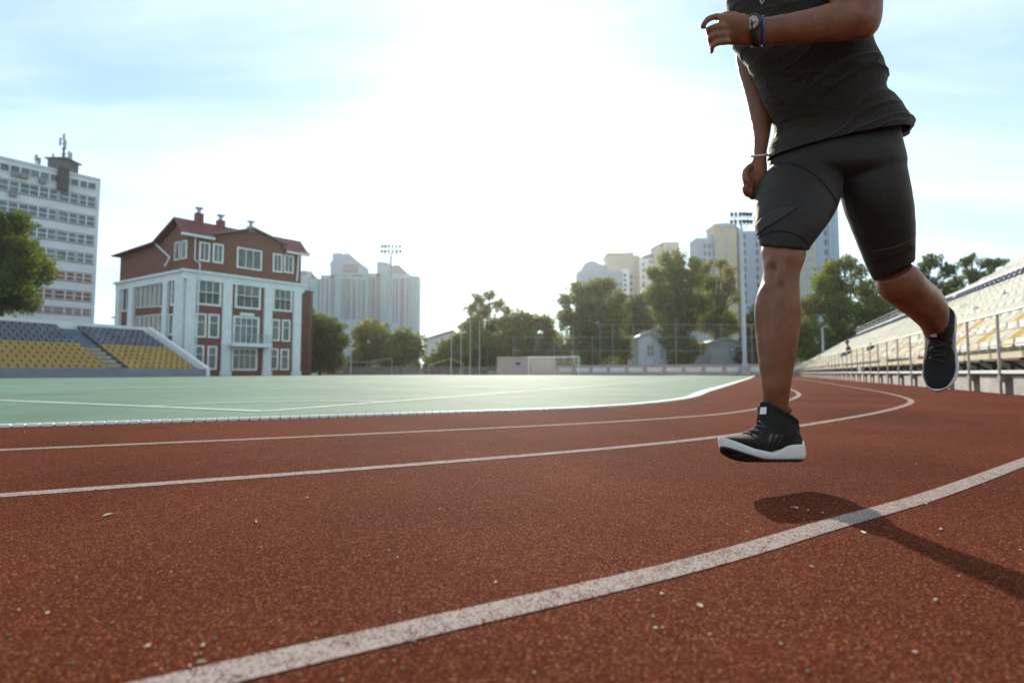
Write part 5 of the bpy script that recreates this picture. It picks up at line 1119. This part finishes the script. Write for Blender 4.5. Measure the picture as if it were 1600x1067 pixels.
def make_shoe(mx, side):
    T = lambda q: mx @ Vector(q)
    b = MB(); rings = []
    xs = [0.004, 0.012, 0.025, 0.045, 0.07, 0.095, 0.12, 0.145, 0.17, 0.195, 0.22, 0.245, 0.265, 0.28, 0.29, 0.297]
    for x in xs:
        h0 = 0.022 + spring(x); h1 = top(x) + spring(x) * 0.8; w_ = hw(x) * 0.93; rg = []
        for k in range(24):
            a = 2 * math.pi * k / 24; y = math.cos(a); z = math.sin(a)
            tw_ = 1.0 if z < 0 else (1.0 - (0.50 if 0.02 < x < 0.18 else 0.35) * z ** 1.5)
            rg.append(T((x, side * w_ * y * tw_, h0 + (h1 - h0) * (0.5 + 0.5 * math.copysign(abs(z) ** 0.75, z)))))
        rings.append(rg)
    b.loft(rings)
    ring = [T((0.070 + 0.055 * math.cos(a), 0.0425 * math.sin(a), 0.110 + 0.050 * (0.5 + 0.5 * math.cos(a)) ** 1.3 - 0.006 * math.sin(a) ** 2)) for a in np.linspace(0, 2 * math.pi, 29)]
    b.tube(ring, 0.0065, 8)
    b.box(T((0.006, 0, 0.088)), 0.0085, 0.013, 0.020, mx.to_3x3() @ Vector((1, 0, 0.15)).normalized(), mx.to_3x3() @ Vector((0, 1, 0)), mx.to_3x3() @ Vector((-0.15, 0, 1)).normalized())
    slv = []
    for (xb, xf, wd, zb, zf) in ((0.006, 0.150, 0.035, 0.045, 0.060), (0.006, 0.146, 0.040, 0.075, 0.092), (0.010, 0.138, 0.043, 0.098, 0.126), (0.014, 0.126, 0.044, 0.110, 0.160)):
        rg = []
        for k in range(28):
            a = 2 * math.pi * k / 28; cx_ = (xb + xf) / 2; f_ = 0.5 + 0.5 * math.cos(a)
            rg.append(T((cx_ + (xf - xb) / 2 * math.cos(a), side * wd * math.sin(a), zb + (zf - zb) * f_ ** 1.3 - 0.006 * math.sin(a) ** 2)))
        slv.append(rg)
    b.loft(slv)
    up = fuse(b, 'shoe', M_KNIT, person, 0.0034, 3, lambda co, n_: n_ * 0.0004 * noise.noise(co * 120))
    b = MB(); rings = []; n = 40
    outl = [(x, hw(x)) for x in np.concatenate([np.linspace(0, 0.03, 6), np.linspace(0.05, 0.25, 11), np.linspace(0.262, 0.302, 7)])]
    loop = [(x, y) for x, y in outl] + [(x, -y) for x, y in outl[::-1]]
    def midtop(x):
        return 0.026 + 0.021 * (1 / (1 + math.exp((x - 0.105) / 0.014))) - 0.004 * math.exp(-((x - 0.145) / 0.02) ** 2) + 0.004 * max(0, (x - 0.24) / 0.06)
    for f, sc_ in ((0.0, 0.955), (0.18, 1.0), (0.55, 1.03), (0.85, 1.02), (1.0, 0.985)):
        rings.append([T((0.15 + (x - 0.15) * (0.985 + 0.02 * f if x > 0.15 else 1.0 + 0.04 * (1 - abs(f - .5))), side * y * sc_, 0.005 + spring(x) + (midtop(x) - 0.005) * f)) for x, y in loop])
    b.loft(rings); so = b.build('midsole', M_MID, up, smooth=False); fixnormals(so)
    for p_ in so.data.polygons: p_.use_smooth = len(p_.vertices) == 4
    b = MB(); rings = []
    for z_, sc_ in ((0.0, 0.93), (0.0055, 0.97)):
        rings.append([T((0.15 + (x - 0.15) * 0.985, side * y * sc_, z_ + spring(x))) for x, y in loop])
    b.loft(rings)
    for i in range(13):
        x = 0.03 + 0.019 * i
        for s_ in (-0.55, 0, 0.55):
            b.box(T((x, s_ * hw(x), spring(x) - 0.0012)), 0.0065, hw(x) * 0.20, 0.0016, mx.to_3x3() @ Vector((1, 0, 0.5 * (spring(x + .01) - spring(x - .01)) / 0.01)).normalized(), mx.to_3x3() @ Vector((0, 1, 0)), mx.to_3x3() @ UZ)
    fixnormals(b.build('outsole', M_OUT, up))
    bv = bvh_of(up)
    def onto(q, dirn):                                  # drop a local point onto the upper along a local direction
        d = (mx.to_3x3() @ Vector(dirn)).normalized(); h = bv.ray_cast(T(q) - d * 0.08, d); return (h[0], -d) if h[0] is not None else (T(q), -d)
    b = MB()
    for i in range(6):
        x = 0.128 + 0.0145 * i; ps = []
        for y in np.linspace(-1, 1, 9):
            q, n_ = onto((x + 0.006 * y * (1 if i % 2 else -1), y * 0.021, top(x)), (0, 0, -1)); ps.append(q + n_ * (0.0024))
        b.tube(ps, 0.0029, 6)
    b.build('laces', M_LACE, up, smooth=True)
    for s_ in (-1, 1):
        for i in range(3):
            b = MB(); rows = []
            for f in np.linspace(0, 1, 9):
                x = 0.118 + 0.022 * i + 0.014 * f - 0.016 * (1 - f); z = 0.040 + 0.034 * (1 - f)
                rr = []
                for dx in (-0.0058, -0.002, 0.002, 0.0058):
                    q, n_ = onto((x + dx, 0, z), (0, -s_, 0)); rr.append((q + n_ * 0.0013, q - n_ * 0.001))
                rows.append(rr)
            for a, c_ in zip(rows[:-1], rows[1:]):
                for j in range(3): b.quad(a[j][0], a[j + 1][0], c_[j + 1][0], c_[j][0])
                b.quad(a[0][0], c_[0][0], c_[0][1], a[0][1]); b.quad(a[3][0], a[3][1], c_[3][1], c_[3][0])
            fixnormals(b.build('stripe', M_STRIPE, up))
    b = MB(); m3 = mx.to_3x3()
    rows = []
    for z_ in np.linspace(0.128, 0.150, 5):
        rr = []
        for y_ in np.linspace(-0.006, 0.014, 5): q, n_ = onto((0.12, y_ * side, z_), (-1, 0, -0.25)); rr.append((q + n_ * 0.0034, q - n_ * 0.0005))
        rows.append(rr)
    for a, c_ in zip(rows[:-1], rows[1:]):
        for j in range(4): b.quad(a[j][0], a[j + 1][0], c_[j + 1][0], c_[j][0])
    fixnormals(b.build('tongue_tab', M_TAB, up))
    b = MB(); b.box(T((-0.003, 0, 0.036)), 0.004, 0.012, 0.006, m3 @ Vector((1, 0, 0)), m3 @ Vector((0, 1, 0)), m3 @ UZ); b.build('heel_clip', M_TOE, up)
    return up
def pose(origin, xdir, zdir, s_=1.0):
    x = Vector(xdir).normalized(); z = Vector(zdir); z = (z - x * z.dot(x)).normalized(); y = z.cross(x)
    m = Matrix((x, y, z)).transposed().to_4x4(); m.translation = origin
    return m @ Matrix.Scale(s_, 4)
shoe_r = make_shoe(pose(P(1249, 720, 1.475), (-0.88, -0.40, 0.06), (0.03, 0.17, 1.0), 0.92), 1)
hb, tb_ = P(1477, 490, 1.955), P(1469, 616, 1.90)
make_shoe(pose(hb, tb_ - hb, (-0.73, -0.66, 0.10), 1.03), -1)

# wrist things
wc = P(1184, 49, 1.3455); wa = (P(1228, 46, 1.353) - P(1160, 48, 1.34)).normalized()
def band(name, px, m, r_, wdt, br, parent, yt, yb, Y):
    c0 = ringLR(px, yt, px, yb, Y, br); b = MB(); rg = []
    for f, k in ((-1, 0.985), (-0.9, 1.04), (0.9, 1.04), (1, 0.985)):
        rg.append([c0[0] + wa * (wdt * f) + (c0[1] * math.cos(t) + c0[2] * math.sin(t)) * (k * r_) for t in np.linspace(0, 2 * math.pi, 33)[:-1]])
    inner = [[c0[0] + wa * (wdt * f) + (c0[1] * math.cos(t) + c0[2] * math.sin(t)) * (0.96 * r_) for t in np.linspace(0, 2 * math.pi, 33)[:-1]] for f in (1, -1)]
    b.loft(rg + inner + [rg[0]], cap=False); return b.build(name, m, parent, smooth=True)
strap = band('watch', 1180, mat('black_strap', (0.010, 0.010, 0.011), 0.5, bump=0.2, bscale=400), 1.05, 0.011, 0.66, person, 26, 72.5, 1.3435)
fc_ = (EYE - wc).normalized(); fn = (fc_ + Vector((-0.15, 0, 0.25))).normalized(); dc = P(1178.5, 40, 1.3435) + fn * 0.021
e1 = fn.orthogonal().normalized(); e2 = fn.cross(e1)
def disc(c, n_, r_, h_, k=32):
    b = MB(); b.loft([[c + n_ * z + (e1 * math.cos(t) + e2 * math.sin(t)) * (r_ * f) for t in np.linspace(0, 2 * math.pi, k + 1)[:-1]] for z, f in ((0, 1.0), (h_ * 0.8, 1.0), (h_, 0.93))]); return b
disc(dc, fn, 0.0205, 0.010).build('watch_case', mat('black_case', (0.012, 0.012, 0.012), 0.3, 0.5), strap)
disc(dc + fn * 0.010, fn, 0.0145, 0.0012).build('watch_dial', mat('pinkish_dial', (0.55, 0.46, 0.44), 0.3), strap)
b = MB(); upv = (UZ - fn * UZ.dot(fn)).normalized(); sdv = fn.cross(upv)
for k in range(12):
    t = k * math.pi / 6; d = upv * math.cos(t) + sdv * math.sin(t); b.box(dc + fn * 0.0116 + d * 0.012, 0.0005, 0.0013, 0.0004, fn.cross(d), d, fn)
for t, ln in ((0.5, 0.007), (-1.9, 0.010), (2.4, 0.006)):
    d = upv * math.cos(t) + sdv * math.sin(t); b.box(dc + fn * 0.0118 + d * ln / 2, 0.0007, ln / 2, 0.0004, fn.cross(d), d, fn)
for dx, dz in ((-0.005, -0.003), (0.005, -0.003), (0, -0.007)):
    c = dc + fn * 0.0117 + sdv * dx + upv * dz; ps = [c + (e1 * math.cos(t) + e2 * math.sin(t)) * 0.0028 for t in np.linspace(0, 6.283, 15)]; b.tube(ps, 0.0004, 5)
b.build('watch_hands', mat('dial_print', (0.03, 0.02, 0.02), 0.5), strap)
band('wrist_band', 1192.5, mat('blue_rubber', (0.015, 0.03, 0.17), 0.4, 0.5), 1.07, 0.0042, 0.66, person, 26.5, 71.5, 1.3465)
wa = (P(1188, 225, 1.675) - P(1187, 255, 1.667)).normalized()
band('wrist_band', 1187, mat('cream_cord', (0.60, 0.50, 0.36), 0.7, bump=0.5, bscale=500), 1.06, 0.0035, 1.0, person, 244, 244, 1.67) if False else None
c0 = ringLR(1175.5, 244.5, 1198, 242.5, 1.67, 0.78); b = MB(); b.tube([c0[0] + (c0[1] * math.cos(t) + c0[2] * math.sin(t)) * 1.08 for t in np.linspace(0, 2 * math.pi, 33)], 0.0042, 8); b.build('wrist_band', mat('cream_cord', (0.60, 0.50, 0.36), 0.7, bump=0.5, bscale=500), person, smooth=True)

# set the finished figure on its own origin, a touch larger and farther from the lens than it was measured
def family(o):
    yield o
    for ch in o.children: yield from family(ch)
PO = Vector((1.0, 1.65, 0)); k_ = 1.04
for o_ in family(person): o_.data.transform(Matrix.Translation(-PO) @ Matrix.Translation(EYE) @ Matrix.Scale(k_, 4) @ Matrix.Translation(-EYE))
person.location = PO

# ------------------------------------------------------------------ spectators on the grandstand
def sitter(px, v_, k, label, top_m, leg_m, lean):
    c0 = ray(px, YH); Y = v_ / (c0.x / c0.y * V.x + V.y); p0 = Vector((c0.x / c0.y * Y, Y, rz(k) + 0.36)); f = -V; s_ = U
    b = MB()
    rings_loft(b, [ringP(p0 + UZ * 0.02 - f * 0.05, 0.16, s_, UZ, 0.75), ringP(p0 + UZ * 0.25 + f * lean * 0.4, 0.16, s_, UZ, 0.65), ringP(p0 + UZ * 0.45 + f * lean, 0.19, s_, UZ, 0.5), ringP(p0 + UZ * 0.53 + f * lean * 1.1, 0.08, s_, UZ, 0.7), ringP(p0 + UZ * 0.62 + f * lean * 1.3, 0.05, s_, UZ)], 2, 18)
    ball(b, p0 + UZ * 0.74 + f * (lean * 1.4 + 0.02), 0.085, 0.095, 0.12); ball(b, p0 + UZ * 0.72 + f * (lean * 1.4 + 0.115), 0.02)
    for q in (-1, 1):
        kn = p0 + f * 0.45 + s_ * (q * 0.12) + UZ * 0.05; ft = kn - UZ * 0.42 + f * 0.05
        b.tube([p0 + s_ * (q * 0.09) + UZ * 0.02, kn, kn - UZ * 0.2, ft], [0.085, 0.065, 0.055, 0.04], 12); ball(b, ft + f * 0.07 - UZ * 0.02, 0.05, 0.05, 0.04); ball(b, kn, 0.065)
        sh_ = p0 + UZ * 0.45 + f * lean + s_ * (q * 0.2); el = sh_ - UZ * 0.27 + f * 0.08; hn = kn + UZ * 0.09 - f * 0.06
        b.tube([sh_, el, hn], [0.05, 0.042, 0.032], 10); ball(b, sh_, 0.055); ball(b, hn, 0.038); ball(b, el, 0.043)
    o = fuse(b, 'person', M_SKIN, None, 0.016, 2); tag(o, label, 'person')
    b = MB(); rings_loft(b, [ringP(p0 - UZ * 0.02 - f * 0.05, 0.19, s_, UZ, 0.75), ringP(p0 + UZ * 0.25 + f * lean * 0.4, 0.185, s_, UZ, 0.68), ringP(p0 + UZ * 0.44 + f * lean, 0.215, s_, UZ, 0.53), ringP(p0 + UZ * 0.55 + f * lean * 1.1, 0.09, s_, UZ, 0.7)], 2, 18)
    for q in (-1, 1):
        sh_ = p0 + UZ * 0.45 + f * lean + s_ * (q * 0.2); b.tube([sh_, sh_ - UZ * 0.2 + f * 0.06], [0.07, 0.062], 10)
    fuse(b, 'shirt', top_m, o, 0.016, 2)
    b = MB()
    for q in (-1, 1):
        kn = p0 + f * 0.45 + s_ * (q * 0.12) + UZ * 0.05; b.tube([p0 + s_ * (q * 0.09) + UZ * 0.02, kn, kn - UZ * 0.22, kn - UZ * 0.38 + f * 0.04], [0.10, 0.082, 0.07, 0.06], 12)
    fuse(b, 'trousers', leg_m, o, 0.016, 2)
    b = MB(); ball(b, p0 + UZ * 0.775 + f * (lean * 1.4 - 0.005), 0.093, 0.103, 0.105); b.build('hair', MATS['black_hair'], o, smooth=True)
sitter(1330, rv(1) + 0.28, 1, 'spectator in a dark top sitting on the second row of seats', mat('dark_top', (0.025, 0.025, 0.03), 0.8), mat('blue_denim', (0.08, 0.11, 0.18), 0.8), 0.10)
M_BAG = mat('dark_bag', (0.02, 0.02, 0.025), 0.6, bump=0.3, bscale=20)
c0 = ray(1362, YH); vv = rv(1) + 0.2; Y = vv / (c0.x / c0.y * V.x + V.y); p = Vector((c0.x / c0.y * Y, Y, rz(1) + 0.37))
b = MB(); rings_loft(b, [ringP(p - U * 0.32, 0.07, UZ, U), ringP(p - U * 0.25 + UZ * 0.10, 0.12, UZ, U, 1.1), ringP(p + UZ * 0.12, 0.14, UZ, U, 1.1), ringP(p + U * 0.25 + UZ * 0.10, 0.12, UZ, U, 1.1), ringP(p + U * 0.32, 0.07, UZ, U)], 3, 16, 0.8); b.tube([p - U * 0.15 + UZ * 0.22, p - U * 0.1 + UZ * 0.36, p + U * 0.1 + UZ * 0.36, p + U * 0.15 + UZ * 0.22], 0.015, 6)
tag(b.build('sports_bag', M_BAG, smooth=True), 'dark sports bag lying on the seats right of the seated spectator', 'bag')
c0 = ray(1344, YH); vv = V0 + 0.15; Y = vv / (c0.x / c0.y * V.x + V.y); p = Vector((c0.x / c0.y * Y, Y, 0.352))
b = MB(); prof = [(0.0, 0.045), (0.02, 0.05), (0.20, 0.05), (0.25, 0.03), (0.27, 0.018), (0.30, 0.018)]
b.loft([[p + UZ * z + Vector((math.cos(t) * r_, math.sin(t) * r_, 0)) for t in np.linspace(0, 2 * math.pi, 17)[:-1]] for z, r_ in prof]); bo = b.build('water_bottle', M_WHITE, smooth=True); tag(bo, 'white bottle standing on the coping of the grandstand wall', 'bottle')
b = MB(); b.tube([p + UZ * 0.295, p + UZ * 0.325], 0.021, 12); b.build('cap', MATS['blue_rubber'], bo)

# ------------------------------------------------------------------ air
HAZE = 0.00026  # density of the added haze that stands in for lens glare near the sun
me = MB().aab(-720, 720, -80, 820, -1.2, 125).build('haze', bpy.data.materials.new('glare_haze')); tag(me, 'thin haze volume added for glare around the sun', kind='stuff')
m = me.data.materials[0]; m.use_nodes = True; t = m.node_tree; t.nodes.clear(); o = t.nodes.new('ShaderNodeOutputMaterial'); v = t.nodes.new('ShaderNodeVolumePrincipled')
v.inputs['Color'].default_value = (0.97, 0.96, 0.94, 1); v.inputs['Density'].default_value = HAZE; v.inputs['Anisotropy'].default_value = 0.75
t.links.new(v.outputs[0], o.inputs['Volume'])
